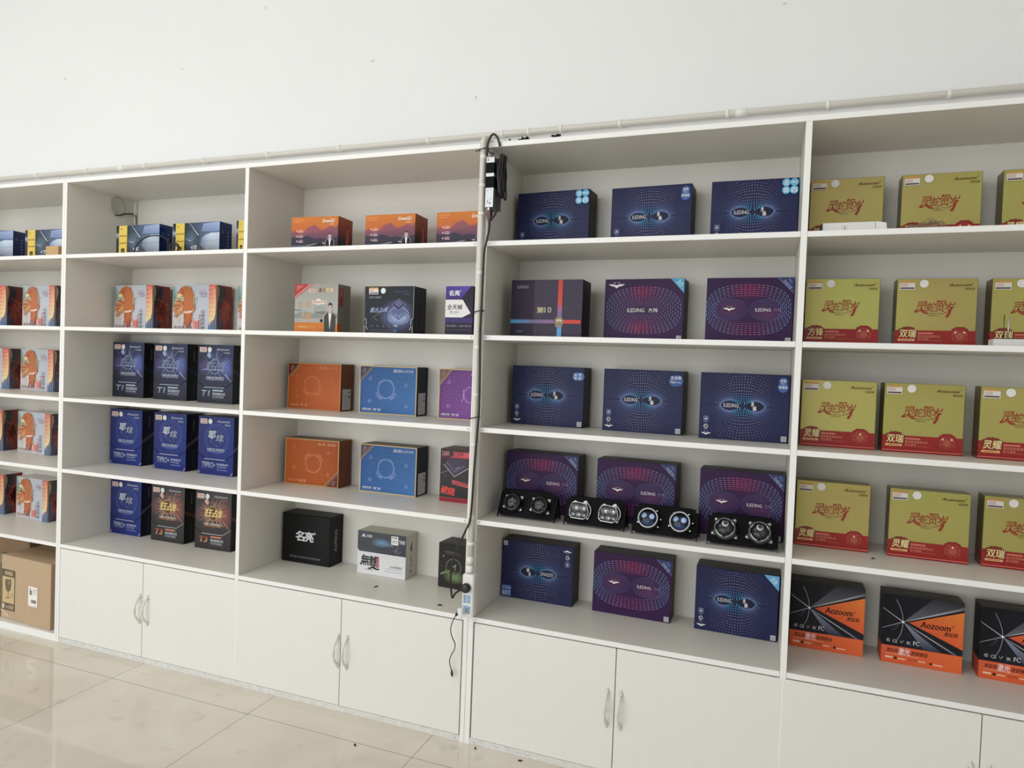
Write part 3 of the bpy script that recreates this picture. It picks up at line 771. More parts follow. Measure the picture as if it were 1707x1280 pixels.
# second-shelf embossed carton with crossing colour bands
w, h, d = .3035, .2344, .1177
mb = carton(w, h, d, C(58, 50, 68), C(26, 20, 28), C(30, 26, 30), BLK); f = Face(mb, w, h)
f.grad(0, 0, .33, 1, C(30, 20, 40), C(40, 26, 48), C(40, 26, 48), C(34, 22, 42))
rnd = random.Random(9)
for k in range(150):
    x, y = rnd.uniform(.34, .98), rnd.uniform(.02, .97); l = rnd.uniform(.02, .06)
    f.line([(x, y), (x + l * .5, y + rnd.uniform(-.012, .012)), (min(1, x + l), y + rnd.uniform(-.012, .012))], (.0004, .0016), C(*( [40, 34, 48] if k % 2 else [82, 72, 92])), False)
for k in range(60):
    x, y = .13 + .19 * rnd.random(), .3 + .5 * rnd.random(); f.rect(x, y, x + .012, y + .006, C(80, 24, 50))
f.up()
f.vgrad(.665, .728, [(0, C(90, 150, 200)), (.17, C(90, 150, 200)), (.19, C(110, 90, 130)), (.45, C(130, 100, 140)), (.62, C(190, 70, 60)), (1, C(180, 60, 48))])
for (a, b, c1, c2) in ((0, .28, C(60, 130, 175), C(90, 110, 150)), (.28, .62, C(110, 96, 130), C(130, 100, 140)), (.74, .985, C(190, 66, 54), C(200, 66, 50))): f.grad(a, .25, b, .315, c1, c2, c2, c1)
f.text('ILEDING', .085, .855, .245, .905, C(150, 145, 160), .01); f.text('双直射', .085, .088, .185, .135, C(90, 110, 140), .01)
f.text('第', .375, .43, .475, .53, C(195, 185, 140), .02); f.text('10', .485, .435, .58, .53, C(190, 185, 160), 0)
cart = mb.build('lens_carton'); place(cart, 2.5508, .1578, Z2, -.0271, 'dark embossed carton with crossing red and blue bands and a gold seal', 'box')
def seal(f):
    f.disc(.69, .285, .0185, C(150, 130, 80), 30); f.disc(.69, .285, .0165, C(60, 50, 40), 30); f.disc(.69, .285, .0145, C(130, 112, 66), 30); f.text('龙珠', .652, .285, .728, .325, C(220, 215, 180), .02); f.text('10', .668, .235, .712, .275, C(80, 70, 50), .01)
    f.line([(.64, .235), (.66, .19), (.69, .205), (.72, .19), (.74, .235)], .0016, C(190, 190, 170))
part(cart, 'gold_seal', seal, w, h, 'round gold seal', mat=GLOSS)

# ---- gold foil gift cartons
GOLD = C(164, 154, 84, 1.2); GRED = C(138, 30, 30); GREDD = C(104, 22, 24)
GW, GH, GD = .2402, .2365, .0768
def price_sticker(f, x0, y0, x1, y1):
    f.rect(x0, y0, x1, y1, C(205, 200, 195)); f.rect(x0, y1 - (y1 - y0) * .22, x1, y1, C(190, 140, 70))
    f.rect(x0 + .01, y0 + (y1 - y0) * .08, x1 - .01, y0 + (y1 - y0) * .26, C(70, 66, 66))
    for k in range(3): f.rect(x0 + .012, y0 + (y1 - y0) * (.36 + .13 * k), x0 + (x1 - x0) * .55, y0 + (y1 - y0) * (.42 + .13 * k), C(170, 130, 120))
def gold_carton(which, lens_eyes):
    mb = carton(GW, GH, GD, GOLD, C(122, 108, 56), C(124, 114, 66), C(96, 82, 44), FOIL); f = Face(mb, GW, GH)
    # faint embossed medallion in the foil
    f.mat = FOIL
    for r in (.05, .044): f.ring(.56, .52, r, .0010, C(176, 166, 88, 1.2), 0, 360, 40)
    f.mat = GLOSS
    f.rect(0, 0, 1, .245, GRED); f.line([(0, .246), (.03, .246)], .001, GREDD)
    f.poly([(.70, .24), (.715, .27), (.745, .285), (.76, .30), (.86, .30), (.875, .285), (.905, .27), (.92, .24)], GREDD); f.poly([(.705, .235), (.72, .263), (.75, .278), (.765, .292), (.855, .292), (.87, .278), (.9, .263), (.915, .235)], GRED)
    # lens emblem
    ex, ey = .81, .165
    for r, c in ((.0245, C(160, 60, 50)), (.0235, C(128, 34, 32)), (.0185, C(172, 80, 62)), (.0175, C(138, 44, 40)), (.012, C(160, 76, 58))): f.disc(ex, ey, r, c, 26)
    for a in (20, 160, 200, 340, 60, 120): f.ring(ex, ey, .0215, .0014, C(180, 96, 74), a - 12, a + 12, 6)
    for dx in ((-.055, .055) if lens_eyes else (0,)): f.disc(ex + dx, ey + .055, .0034, C(235, 190, 150), 12)
    # cloud outline + product word
    for dx, dy, r in ((.08, .225, .0115), (.12, .25, .011), (.165, .255, .011), (.21, .245, .0115), (.25, .215, .011)): f.disc(dx, dy, r, C(60, 44, 22), 16)
    for dx, dy, r in ((.08, .225, .0105), (.12, .25, .010), (.165, .255, .010), (.21, .245, .0105), (.25, .215, .010)): f.disc(dx, dy, r, C(124, 40, 28), 16)
    f.text(which, .05, .135, .275, .262, C(70, 40, 20), .06, .1); f.text(which, .055, .138, .27, .258, C(220, 200, 140), .02, .1)
    f.disc(.055, .103, .0038, C(205, 170, 110), 12); f.disc(.24, .103, .0038, C(205, 170, 110), 12); f.rect(.055, .088, .24, .118, C(205, 170, 110)); f.rect(.07, .098, .225, .107, C(140, 70, 40))
    f.rect(.29, .192, .48, .215, C(190, 110, 90)); f.text('高性能单直射LED' if not lens_eyes else '高光效双直射LED', .288, .140, .575, .178, C(205, 130, 105), .005); f.text('双光透镜', .288, .095, .43, .132, C(205, 130, 105), .005)
    f.rect(.44, .097, .60, .102, C(180, 90, 70)); f.rect(.44, .085, .68, .088, C(170, 70, 60))
    # calligraphy title
    R1 = C(140, 40, 28)
    for s, x0, y0, x1, y1, rt in (('灵', .235, .505, .395, .665, .08), ('蛇', .375, .52, .50, .655, -.02), ('贺', .485, .515, .62, .69, .04), ('岁', .595, .50, .745, .66, .1)):
        f.text(s, x0, y0, x1, y1, R1, .014, .22, rt)
    f.line([(.69, .58), (.67, .50), (.635, .44)], (.0055, .0085), R1); f.line([(.30, .55), (.36, .50), (.40, .495)], (.003, .006), R1); f.line([(.235, .51), (.27, .545)], (.006, .003), R1)
    f.text('Snake Year', .40, .482, .60, .503, C(110, 74, 40)); f.text('Celebration', .405, .452, .53, .472, C(110, 74, 40))
    f.text('Aozoom', .645, .885, .925, .925, C(96, 58, 28), .03, .35); f.text('®', .93, .915, .95, .935, C(96, 58, 28)); f.text('澳兹姆', .845, .832, .965, .866, C(96, 58, 28), .01, .15)
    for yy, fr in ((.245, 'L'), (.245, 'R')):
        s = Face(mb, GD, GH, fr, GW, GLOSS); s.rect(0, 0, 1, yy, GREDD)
    return mb.mesh('gold_gift_carton')
GM = {(k, e): gold_carton(k, e) for k, e in (('灵耀', False), ('双瑞', True), ('方锋', True))}
def gsub():
    m = MB(); f = Face(m, GW, GH, mat=STICK, lift=.0030); price_sticker(f, .03, .84, .225, .965); a = m.mesh('price_sticker')
    m = MB(); f = Face(m, GW, GH, mat=STICK, lift=.0030); f.disc(.34, .925, .0135, C(215, 212, 210), 26); f.ring(.34, .925, .009, .0006, C(190, 190, 195)); f.ring(.34, .925, .005, .0006, C(185, 185, 195)); b = m.mesh('hologram_sticker')
    m = MB(); m.box(-GW / 2 - .0004, GW / 2 + .0004, -.0012, GD + .0004, 0, .0052, GLOSS, 0, None, C(128, 26, 28)); m.box(-GW / 2 - .0004, GW / 2 + .0004, -.0014, .002, .0052, .0074, GLOSS, 0, None, C(214, 120, 100)); c = m.mesh('base_tray')
    return a, b, c
GS = gsub()
def gold_box(pose, z, key, label):
    o = bpy.data.objects.new('gold_gift_carton', GM[key]); COL.objects.link(o)
    for nm, me, lb in (('price_sticker', GS[0], 'white price sticker'), ('hologram_sticker', GS[1], 'round silver hologram sticker'), ('base_tray', GS[2], 'red tray edge with pink line')):
        c = bpy.data.objects.new(nm, me); COL.objects.link(c); c.parent = o; c['label'] = lb
    return place(o, pose[0], pose[1], z, pose[2], label, 'box', 'gold gift cartons with red calligraphy')
LY, SR, FF = ('灵耀', False), ('双瑞', True), ('方锋', True)
gold_box((3.6374, .2638, .0015), Z1, LY, 'gold gift carton behind the flat white package on the top shelf')
gold_box((3.9328, .2629, -.0184), Z1, SR, 'gold gift carton on the top shelf, next after the flat white package')
gold_box((4.2347, .2655, -.0278), Z1, LY, 'gold gift carton cut by the photo edge on the top shelf')
gold_box((3.6353, .2228, .0047), Z2, FF, 'gold gift carton on the second shelf beside the divider, two dots in its emblem')
gold_box((3.9302, .2388, -.0193), Z2, SR, 'gold gift carton in the middle of the second shelf, left of the pin modules')
gold_box((4.214, .2461, -.0258), Z2, SR, 'gold gift carton behind the small white pin modules on the second shelf')
gold_box((3.6365, .1876, -.0121), Z3, LY, 'gold gift carton on the third shelf beside the divider')
gold_box((3.8984, .1827, .0233), Z3, SR, 'gold gift carton in the middle of the third shelf, two dots in its emblem')
gold_box((4.1751, .1566, -.0329), Z3, LY, 'gold gift carton cut by the photo edge on the third shelf')
gold_box((3.6365, .2128, -.0083), Z4, LY, 'gold gift carton beside the divider, above the leftmost black and orange carton')
gold_box((3.9358, .206, -.018), Z4, LY, 'gold gift carton in the middle of the fourth shelf with brown top visible')
gold_box((4.2159, .2118, -.0206), Z4, SR, 'gold gift carton cut by the photo edge on the fourth shelf')

# ---- black and orange laser cartons
ORG = C(212, 96, 44); KB = C(26, 26, 34)
KW, KH, KD = .2459, .2432, .0914
def laser_carton():
    mb = carton(KW, KH, KD, KB, C(24, 22, 26), C(38, 36, 34), C(22, 18, 24)); f = Face(mb, KW, KH)
    fx, fy = .262, .615
    f.grad(0, .25, .5, 1, C(18, 18, 24), C(30, 30, 42), C(24, 24, 32), C(16, 16, 20))
    f.poly([(fx, fy), (.62, 1.0), (1.0, 1.0), (1.0, .93)], [C(96, 98, 108), C(44, 46, 52), C(40, 42, 46), C(52, 54, 60)])
    f.poly([(fx, fy), (1.0, .945), (1.0, .905)], [C(215, 215, 225), C(100, 104, 112), C(80, 84, 92)])
    f.poly([(fx, fy), (.53, .25), (.75, .25)], [C(130, 136, 160), C(40, 44, 56), C(46, 50, 66)])
    f.poly([(fx, fy), (.90, .25), (.955, .25)], [C(225, 225, 240), C(96, 100, 124), C(50, 54, 66)])
    f.poly([(.33, .62), (1.0, .335), (1.0, .872)], [C(196, 78, 40), C(206, 86, 40), C(224, 120, 44)])
    f.line([(0, .785), (fx, fy)], (.0010, .0026), C(190, 190, 205)); f.line([(0, .49), (fx, fy)], (.0010, .0022), C(170, 170, 190))
    f.line([(.165, .93), (.215, .83), (.25, .72), (.262, .615), (.255, .52), (.235, .43), (.20, .35)], .0016, C(150, 150, 168))
    f.line([(.20, .60), (.20, .55), (.17, .50), (.12, .475)], .001, C(90, 90, 110)); f.line([(.185, .61), (.185, .57), (.16, .52)], .0007, C(80, 80, 100))
    f.disc(fx, fy, .004, C(240, 240, 245), 14)
    f.text('Aozoom', .475, .575, .845, .665, C(44, 22, 18), .035, .2); f.text('®', .855, .63, .885, .66, C(60, 26, 18)); f.text('澳兹姆', .765, .50, .935, .562, C(50, 24, 18), .02, .2)
    wc = C(190, 192, 196)
    f.ring(.085, .325, .0055, .0008, wc); f.text('E', .075, .312, .096, .338, wc); f.text('CE', .14, .298, .20, .345, wc, .01); f.line([(.235, .34), (.25, .305), (.275, .345)], .0014, wc); f.text('IK', .32, .30, .37, .345, wc, .01); f.text('FC', .40, .298, .475, .36, wc, .02)
    f.grad(0, 0, 1, .25, C(196, 80, 40), C(206, 92, 40), C(212, 96, 46), C(196, 84, 48))
    f.text('澳兹姆', .065, .155, .215, .215, C(44, 22, 16), .02, .2); f.text('激光', .22, .135, .365, .235, C(215, 200, 205), .02, .1); f.text('透镜模组', .37, .15, .585, .212, C(44, 22, 16), .02, .2)
    f.rect(.06, .128, .48, .134, C(226, 160, 130))
    pk = C(230, 170, 140)
    f.rect(.055, .065, .15, .095, pk); f.disc(.185, .078, .005, C(70, 26, 22), 12); f.rect(.215, .068, .31, .086, pk); f.text('CCTV', .345, .062, .455, .096, C(60, 26, 20), .01, .2); f.rect(.47, .07, .56, .088, pk); f.disc(.625, .072, .005, C(90, 30, 24), 12); f.rect(.65, .058, .77, .076, pk)
    t = Face(mb, KW, KD, 'T', KH)
    for k in range(24): t.rect(.28 + .018 * k, .45, .292 + .018 * k, .58, C(84, 82, 78))
    for fr in ('L', 'R'):
        s = Face(mb, KD, KH, fr, KW); s.rect(0, 0, 1, .25, C(170, 70, 40))
    return mb.mesh('laser_carton')
KM = laser_carton()
for pose, lb in (((3.64, .2587, -.0112), 'black and orange carton with starburst, leftmost on the lowest right shelf beside the divider'),
                 ((3.943, .2502, -.0231), 'black and orange carton with starburst in the middle of the lowest right shelf'),
                 ((4.237, .2434, -.0525), 'black and orange carton with starburst cut by the photo edge')):
    o = bpy.data.objects.new('laser_carton', KM); COL.objects.link(o); place(o, pose[0], pose[1], Z5, pose[2], lb, 'box', 'black and orange cartons')
# ---- sunset bulb cartons
def man(f, x, y0, y1, suit, skin, line, shirt, hair, wx):
    """printed figure of a person in a dark suit; wx = half shoulder width"""
    H = y1 - y0; sy = y0 + H * .66
    f.poly([(x - wx, y0), (x + wx, y0), (x + wx * 1.05, sy - H * .08), (x + wx * .55, sy + H * .02), (x + wx * .22, sy + H * .06), (x - wx * .22, sy + H * .06), (x - wx * .55, sy + H * .02), (x - wx * 1.05, sy - H * .08)], suit)
    f.line([(x - wx * 1.05, y0), (x - wx * 1.05, sy - H * .08), (x - wx * .4, sy + H * .05)], .0011, line); f.line([(x + wx * 1.05, y0), (x + wx * 1.05, sy - H * .08), (x + wx * .4, sy + H * .05)], .0011, line)
    f.poly([(x - wx * .3, sy + H * .05), (x, y0 + H * .12), (x + wx * .3, sy + H * .05)], shirt)
    f.rect(x - wx * .17, sy, x + wx * .17, sy + H * .1, skin)
    rx, ry = wx * .36 * f.w, H * .155 * f.h
    f.disc(x, sy + H * .20, rx * 1.12, line, 20, ry * 1.15); f.disc(x, sy + H * .20, rx, skin, 20, ry)
    f.poly([(x - wx * .36, sy + H * .22), (x - wx * .38, sy + H * .30), (x - wx * .2, sy + H * .37), (x + wx * .2, sy + H * .37), (x + wx * .38, sy + H * .30), (x + wx * .36, sy + H * .22), (x + wx * .2, sy + H * .29), (x - wx * .2, sy + H * .29)], hair)
    for sx in (-1, 1): f.rect(x + sx * wx * .15 - wx * .07, sy + H * .205, x + sx * wx * .15 + wx * .07, sy + H * .222, hair)
    f.rect(x - wx * .1, sy + H * .12, x + wx * .1, sy + H * .13, hair)
SW, SH, SD = .2464, .1593, .1189
def sunset():
    mb = carton(SW, SH, SD, C(190, 106, 42), C(120, 56, 36), C(176, 96, 42)); f = Face(mb, SW, SH)
    f.vgrad(0, 1, [(0, C(42, 36, 48)), (.35, C(100, 70, 90)), (.55, C(182, 90, 44)), (1, C(190, 112, 34))])
    f.poly([(0, .40), (0, .58), (.08, .62), (.15, .54), (.28, .58), (.36, .70), (.44, .74), (.50, .78), (.60, .66), (.66, .62), (.74, .66), (.84, .73), (.94, .68), (1, .78), (1, .40)], [C(96, 66, 86)] + [C(136, 78, 86)] * 13 + [C(96, 60, 80)])
    f.poly([(0, .25), (0, .44), (.12, .40), (.22, .42), (.36, .46), (.5, .38), (.64, .40), (.8, .36), (1, .42), (1, .25)], [C(56, 48, 66)] * 10)
    f.grad(0, .0, 1, .28, C(34, 34, 44), C(28, 26, 34), C(44, 38, 50), C(54, 50, 66))
    f.poly([(0, .03), (.06, .02), (.55, .235), (.52, .245), (.3, .20), (0, .20)], [C(58, 66, 84), C(50, 56, 72), C(120, 120, 130), C(120, 120, 130), C(86, 96, 116), C(80, 92, 112)])
    f.poly([(.06, .0), (.62, .25), (.98, .16), (.98, 0)], [C(30, 30, 38)] * 4)
    f.line([(.44, .20), (.56, .235)], (.0008, .0016), C(170, 165, 165))
    for y, wd in ((.915, .22), (.855, .16)): f.rect(.04, y, .04 + wd, y + .018, C(214, 140, 90))
    for y in (.605, .455, .31):
        f.disc(.125, y, .0035, C(226, 190, 190), 8); f.text('LED', .16, y - .005, .255, y + .04, C(220, 190, 190), 0, .1); f.rect(.16, y - .035, .26, y - .018, C(220, 190, 190))
    f.text('GreenGU', .665, .83, .93, .925, C(240, 225, 205), .03, .25); f.text('公路熊', .815, .755, .91, .80, C(238, 210, 185), .01, .1)
    man(f, .83, 0, .52, C(24, 22, 26), C(170, 160, 160), C(205, 200, 198), C(214, 206, 208), C(50, 44, 46), .085)
    f.line([(.70, .20), (.69, .05)], .0012, C(180, 176, 174)); f.ring(.705, .06, .008, .0010, C(190, 186, 184)); f.poly([(.67, .265), (.73, .26), (.74, .22), (.68, .23)], C(150, 146, 146))
    s = Face(mb, SD, SH, 'R', SW); s.vgrad(0, 1, [(0, C(26, 22, 26)), (.35, C(48, 34, 42)), (.6, C(120, 56, 36)), (1, C(150, 76, 38))]); s.rect(.52, .2, .78, .8, C(140, 44, 42))
    s.text('AOGU', .60, .28, .70, .72, C(190, 110, 100)) if False else s.rect(.62, .3, .66, .7, C(196, 120, 110))
    return mb.mesh('sunset_carton')
SM = sunset()
for pose, lb in (((1.4454, .1282, .0388), 'orange sunset carton with mountains, leftmost on the top shelf left of the conduit'), ((1.823, .1516, .0215), 'orange sunset carton with mountains in the middle of its top shelf'),
                 ((2.168, .1631, .0023), 'orange sunset carton partly hidden behind the upright conduit')):
    o = bpy.data.objects.new('sunset_carton', SM); COL.objects.link(o); place(o, pose[0], pose[1], Z1, pose[2], lb, 'box', 'orange sunset cartons')

# ---- second shelf left of the conduit
w, h, d = .231, .2238, .1024
GY = C(150, 150, 144)
mb = carton(w, h, d, GY, C(112, 108, 100), C(130, 128, 120), C(104, 100, 92)); f = Face(mb, w, h)
f.vgrad(0, 1, [(0, C(150, 146, 138)), (.5, C(156, 160, 154)), (1, C(146, 142, 134))])
f.poly([(.0, .38), (.2, .45), (.42, .40), (.66, .46), (1, .40), (1, .30), (0, .30)], C(126, 132, 126)); f.line([(0, .475), (.14, .455), (.16, .47)], .004, C(90, 92, 88)); f.line([(.48, .43), (.72, .405)], .005, C(96, 98, 94))
for k in range(6): f.rect(.46, .43 + .022 * k, .72, .436 + .022 * k, C(112, 116, 112))
f.rect(0, 0, .72, .215, C(190, 110, 36)); f.rect(.93, 0, 1, .2, C(196, 116, 50))
for s, x, y, sz, c in (('山', .14, .60, .15, C(214, 140, 40)), ('河', .30, .58, .15, C(196, 130, 44)), ('无', .20, .38, .12, C(190, 170, 130)), ('恙', .33, .34, .17, C(216, 140, 36))): f.text(s, x - sz * .45, y - sz * .45, x + sz * .45, y + sz * .45, c, .01)
for k in range(5): f.rect(.10, .50 + .03 * k, .17, .512 + .03 * k, C(110, 150, 170))
f.text('高', .56, .835, .625, .92, C(110, 70, 50), .04, .15); f.text('途', .635, .84, .71, .915, C(150, 116, 92), .03, .15); f.text('熊猫', .72, .835, .90, .92, C(226, 190, 150), .02, .15)
f.rect(.32, .83, .50, .90, C(206, 170, 160)); f.text('中国名牌', .335, .845, .485, .885, C(120, 60, 56), .01)
f.poly([(.42, .60), (.42, .66), (.49, .66), (.53, .70), (.58, .70), (.63, .66), (.75, .66), (.75, .60), (.63, .59), (.53, .575), (.49, .595)], C(216, 196, 186)); f.text('超亮手电', .44, .61, .735, .65, C(110, 50, 50), .02)
for k in range(3): f.rect(.08, .09 + .025 * k, .50, .096 + .025 * k, C(206, 150, 90))
f.rect(.08, .115, .3, .13, C(214, 170, 120))
man(f, .83, 0, .60, C(62, 62, 58), C(186, 166, 158), C(120, 120, 112), C(214, 206, 202), C(46, 44, 46), .125)
f.line([(.72, .40), (.66, .30), (.64, .27)], .005, C(180, 156, 148)); f.disc(.635, .255, .0075, C(34, 34, 38), 12)
s = Face(mb, d, h, 'R', w); s.rect(.0, 0, .32, .2, C(150, 76, 34)); s.rect(.12, .55, .40, .93, C(140, 40, 50)); s.rect(.22, .75, .29, .9, C(200, 120, 120)); s.line([(.55, 0), (.55, .5)], .002, C(70, 70, 64))
o = mb.build('torch_carton'); place(o, 1.4522, .1464, Z2, .0225, 'grey and orange carton with a suited person, red corner at top left', 'box')
def rc(f):
    f.poly([(0, 1), (.40, 1), (0, .72)], C(160, 44, 40)); f.poly([(.33, 1), (.42, 1), (.0, .70), (.0, .76)], C(196, 110, 104)); f.poly([(0, 1), (.34, 1), (0, .75)], C(150, 34, 34))
    for k in range(4): f.rect(.04, .955 - .032 * k, .22 - .05 * k, .967 - .032 * k, C(214, 130, 124))
part(o, 'corner_badge', rc, w, h, 'red triangular corner')

w, h, d = .248, .2129, .1115
mb = carton(w, h, d, C(36, 38, 44), C(16, 18, 24), C(26, 28, 32)); f = Face(mb, w, h)
f.glow(.68, .40, .10, .075, C(96, 104, 150), C(36, 38, 44)); f.glow(.70, .36, .06, .035, C(150, 170, 200), C(90, 98, 140))
def rhomb(cx, cy, a, b, wid, col, fill=None):
    p = [(cx, cy + b), (cx + a, cy), (cx, cy - b), (cx - a, cy), (cx, cy + b)]
    if fill: f.poly(p[:4], fill)
    f.line(p, wid, col)
rhomb(.70, .46, .21, .17, .0022, C(150, 160, 200), C(84, 92, 130)); rhomb(.70, .50, .185, .13, .0012, C(170, 180, 214)); rhomb(.70, .62, .14, .115, .0020, C(136, 142, 178), C(52, 54, 84)); rhomb(.70, .635, .07, .055, .0024, C(130, 132, 172), C(84, 86, 126))
rnd = random.Random(5)
for k in range(170):
    x = .70 + rnd.gauss(0, .13); y = .36 + rnd.gauss(0, .06)
    if .05 < x < .96 and .2 < y < .6: f.disc(x, y, rnd.uniform(.0004, .0016), C(*rnd.choice([(160, 180, 210), (110, 120, 170), (190, 200, 220)])), 5, bump=False)
f.up()
for k in range(26):
    x = rnd.uniform(.08, .5); y = rnd.uniform(.26, .6); f.line([(x, y), (x + rnd.uniform(.03, .1), y - rnd.uniform(.03, .08))], .0006, C(70, 78, 96), False)
f.up(); f.line([(.16, .335), (.50, .585)], (.0006, .0020), C(160, 168, 176)); f.line([(.21, .33), (.27, .29)], .002, C(120, 126, 140))
f.text('星火之战', .115, .475, .48, .56, C(150, 160, 200), .03, .3); f.rect(.11, .462, .33, .468, C(180, 186, 200))
f.text('Aozoom', .60, .875, .89, .91, C(84, 84, 130), 0, .3); f.text('澳兹姆', .80, .815, .92, .85, C(84, 84, 130))
f.line([(.08, .755), (.34, .755), (.36, .775), (.34, .79), (.08, .79), (.08, .755)], .0008, C(130, 134, 140)); f.text('LED 透镜', .10, .76, .32, .785, C(170, 172, 180), .01)
for x in (.16, .28, .40, .52): f.line([(x - .025, .15), (x - .025, .2), (x + .025, .2), (x + .025, .15), (x - .025, .15)], .0008, C(86, 90, 96)); f.disc(x, .178, .003, C(110, 116, 124), 8)
f.text('卡圈', .60, .165, .68, .205, C(200, 200, 208), .02); f.rect(.10, .085, .60, .10, C(74, 76, 92)); f.rect(.60, .06, .68, .115, C(40, 92, 130)); f.rect(.1, .045, .66, .053, C(110, 112, 118))
gc = C(170, 172, 176)
for sx in (0, 1):
    X = lambda v: v if not sx else 1 - v
    f.line([(X(.0), .345), (X(.04), .31), (X(.045), .20)], .0028, gc); f.line([(X(.035), .18), (X(.07), .10)], .0030, gc); f.line([(X(.012), .18), (X(.012), 0)], .0024, gc)
f.line([(.0, 1), (.0, .35)], .004, C(92, 96, 94)); f.line([(1, 1), (1, .35)], .004, C(110, 110, 120))
s = Face(mb, d, h, 'R', w); s.rect(.28, 0, .31, 1, C(58, 60, 66))
for k in range(8): s.disc(.68, .15 + .1 * k, .0034, C(74, 76, 82), 8)
o = mb.build('lens_carton'); place(o, 1.8269, .1577, Z2, -.0144, 'black carton with glowing stacked chip artwork between the grey torch carton and purple-white one', 'box')
part(o, 'price_sticker', lambda f: price_sticker(f, .085, .835, .28, .975), w, h, 'pale price sticker'); part(o, 'hologram_sticker', lambda f: (f.disc(.38, .905, .0125, C(206, 214, 214), 24), f.ring(.38, .905, .007, .0008, C(180, 190, 196))), w, h, 'round pale hologram sticker')

w, h, d = .128, .2113, .10
mb = carton(w, h, d, C(40, 34, 52), C(34, 28, 50), C(40, 36, 52)); f = Face(mb, w, h)
f.poly([(0, .74), (.55, .74), (.92, 1), (0, 1)], [C(58, 44, 110), C(62, 48, 120), C(88, 66, 160), C(70, 52, 130)]); f.poly([(.55, .74), (1, .74), (1, 1), (.92, 1)], C(34, 30, 44)); f.rect(0, .27, 1, .37, C(60, 48, 104))
f.poly([(0, .37), (.60, .37), (.88, .46), (.62, .725), (0, .725)], C(214, 212, 210)) if False else f.poly([(0, .375), (.62, .375), (.92, .46), (.62, .73), (0, .73)], C(214, 212, 210))
f.text('名亮', .12, .81, .50, .915, C(222, 220, 228), .04); f.text('®', .51, .885, .56, .92, C(222, 220, 228)); f.text('全天候', .06, .53, .62, .635, C(48, 44, 52), .03, .1); f.text('PLUS+', .16, .45, .50, .505, C(60, 56, 64), 0, .2)
f.text('博士级雾灯丨山路行驶安全', .06, .185, .96, .225, C(150, 146, 158)); f.rect(.06, .12, .94, .128, C(84, 80, 92)); f.rect(.06, .03, .94, .04, C(84, 80, 92))
o = mb.build('fog_lamp_carton'); place(o, 2.1665, .1581, Z2, -.0013, 'purple and black carton with a white arrow panel beside the upright conduit', 'box')

# ---- blue / orange / purple gilt-edged cartons
UW, UH, UD = .2988, .2239, .1093
GILT = C(196, 172, 116)
def gilt(base, hi, side, flip, w=UW, lenscol=None, rotlens=False, dim=1.0, corner=None):
    mb = carton(w, UH, UD, base, side, mixc(side, C(120, 110, 84), .5), side, INK); f = Face(mb, w, UH, flip=flip)
    f.grad(.0, .0, 1, 1, mixc(base, hi, .1), hi, mixc(base, hi, .6), base)
    rnd = random.Random(11); L = lenscol
    for r in range(17):
        y = .12 + .048 * r; x = .08
        while x < .92:
            wd = rnd.uniform(.012, .04)
            if not (x > .62 and y > .86): f.rect(x, y, x + wd, y + .010 + .008 * rnd.random(), mixc(base, hi, rnd.uniform(.5, 1.25))); f.lev -= .00003
            x += wd + rnd.uniform(.008, .02)
    f.up()
    for (x0, y0, x1, y1) in ((0, 0, 1, .02), (0, .98, 1, 1), (0, 0, .016, 1), (.984, 0, 1, 1)): f.rect(x0, y0, x1, y1, mixc(GILT, base, 1 - dim) if dim < 1 else GILT)
    # line drawing of the lens
    if not rotlens:
        f.ring(.47, .52, .043, .0022, L); f.ring(.47, .52, .039, .0008, L)
        for r_, w_ in ((.051, .0020), (.056, .0012)): f.ring(.47, .52, r_, w_, L, 196, 246, 10); f.ring(.47, .52, r_, w_, L, 294, 344, 10)
        f.line([(.345, .335), (.41, .36)], .0016, L); f.line([(.595, .335), (.53, .36)], .0016, L); f.ring(.47, .52, .048, .0010, L, 110, 150, 8); f.ring(.47, .52, .048, .0010, L, 30, 70, 8)
    else:
        f.ring(.64, .50, .043, .0020, L, 90, 270, 18, .036); f.ring(.64, .50, .048, .0012, L, 110, 250, 18, .04); f.line([(.64, .66), (.95, .66)], .002, L); f.line([(.64, .34), (.95, .34)], .002, L); f.line([(.43, .36), (.47, .44), (.46, .60)], .003, L)
    # four little line sketches of parts
    for (x, y, sd) in ((.19, .735, 1), (.19, .265, 2), (.82, .62, 3), (.83, .19, 4)):
        q = random.Random(sd)
        for k in range(13):
            a = q.uniform(0, 6.28); r0 = q.uniform(.001, .006); r1 = q.uniform(.007, .0125)
            f.line([(x + r0 * math.cos(a) / w, y + r0 * math.sin(a) / UH), (x + r1 * math.cos(a + .4) / w, y + r1 * math.sin(a + .4) / UH)], .0009, L, False)
        f.ring(x, y, .0065, .0008, L, 0, 360, 14)
    f.text('晶驰LUCHI', .595, .875, .93, .94, mixc(L, C(225, 222, 214), .4 if dim == 1 else .0), .02)
    f.text('点亮光明 一路飞驰', .055, .072, .385, .118, C(225, 226, 232) if dim == 1 else mixc(L, C(220, 180, 160), .5), .015); f.rect(.055, .05, .38, .056, mixc(L, base, .3))
    return mb.mesh('gilt_carton')
def gilt_badge(col, flip, w):
    m = MB(); f = Face(m, w, UH, mat=INK, flip=flip, lift=.0030)
    f.poly([(.016, .66), (.25, .98), (.016, .98)], col); f.line([(.016, .66), (.25, .98)], .0020, GILT); f.line([(.016, .71), (.213, .98)], .0012, GILT); f.text('LC9', .05, .87, .12, .925, mixc(GILT, col, .2), 0, .1, .85); return m.mesh('corner_badge')
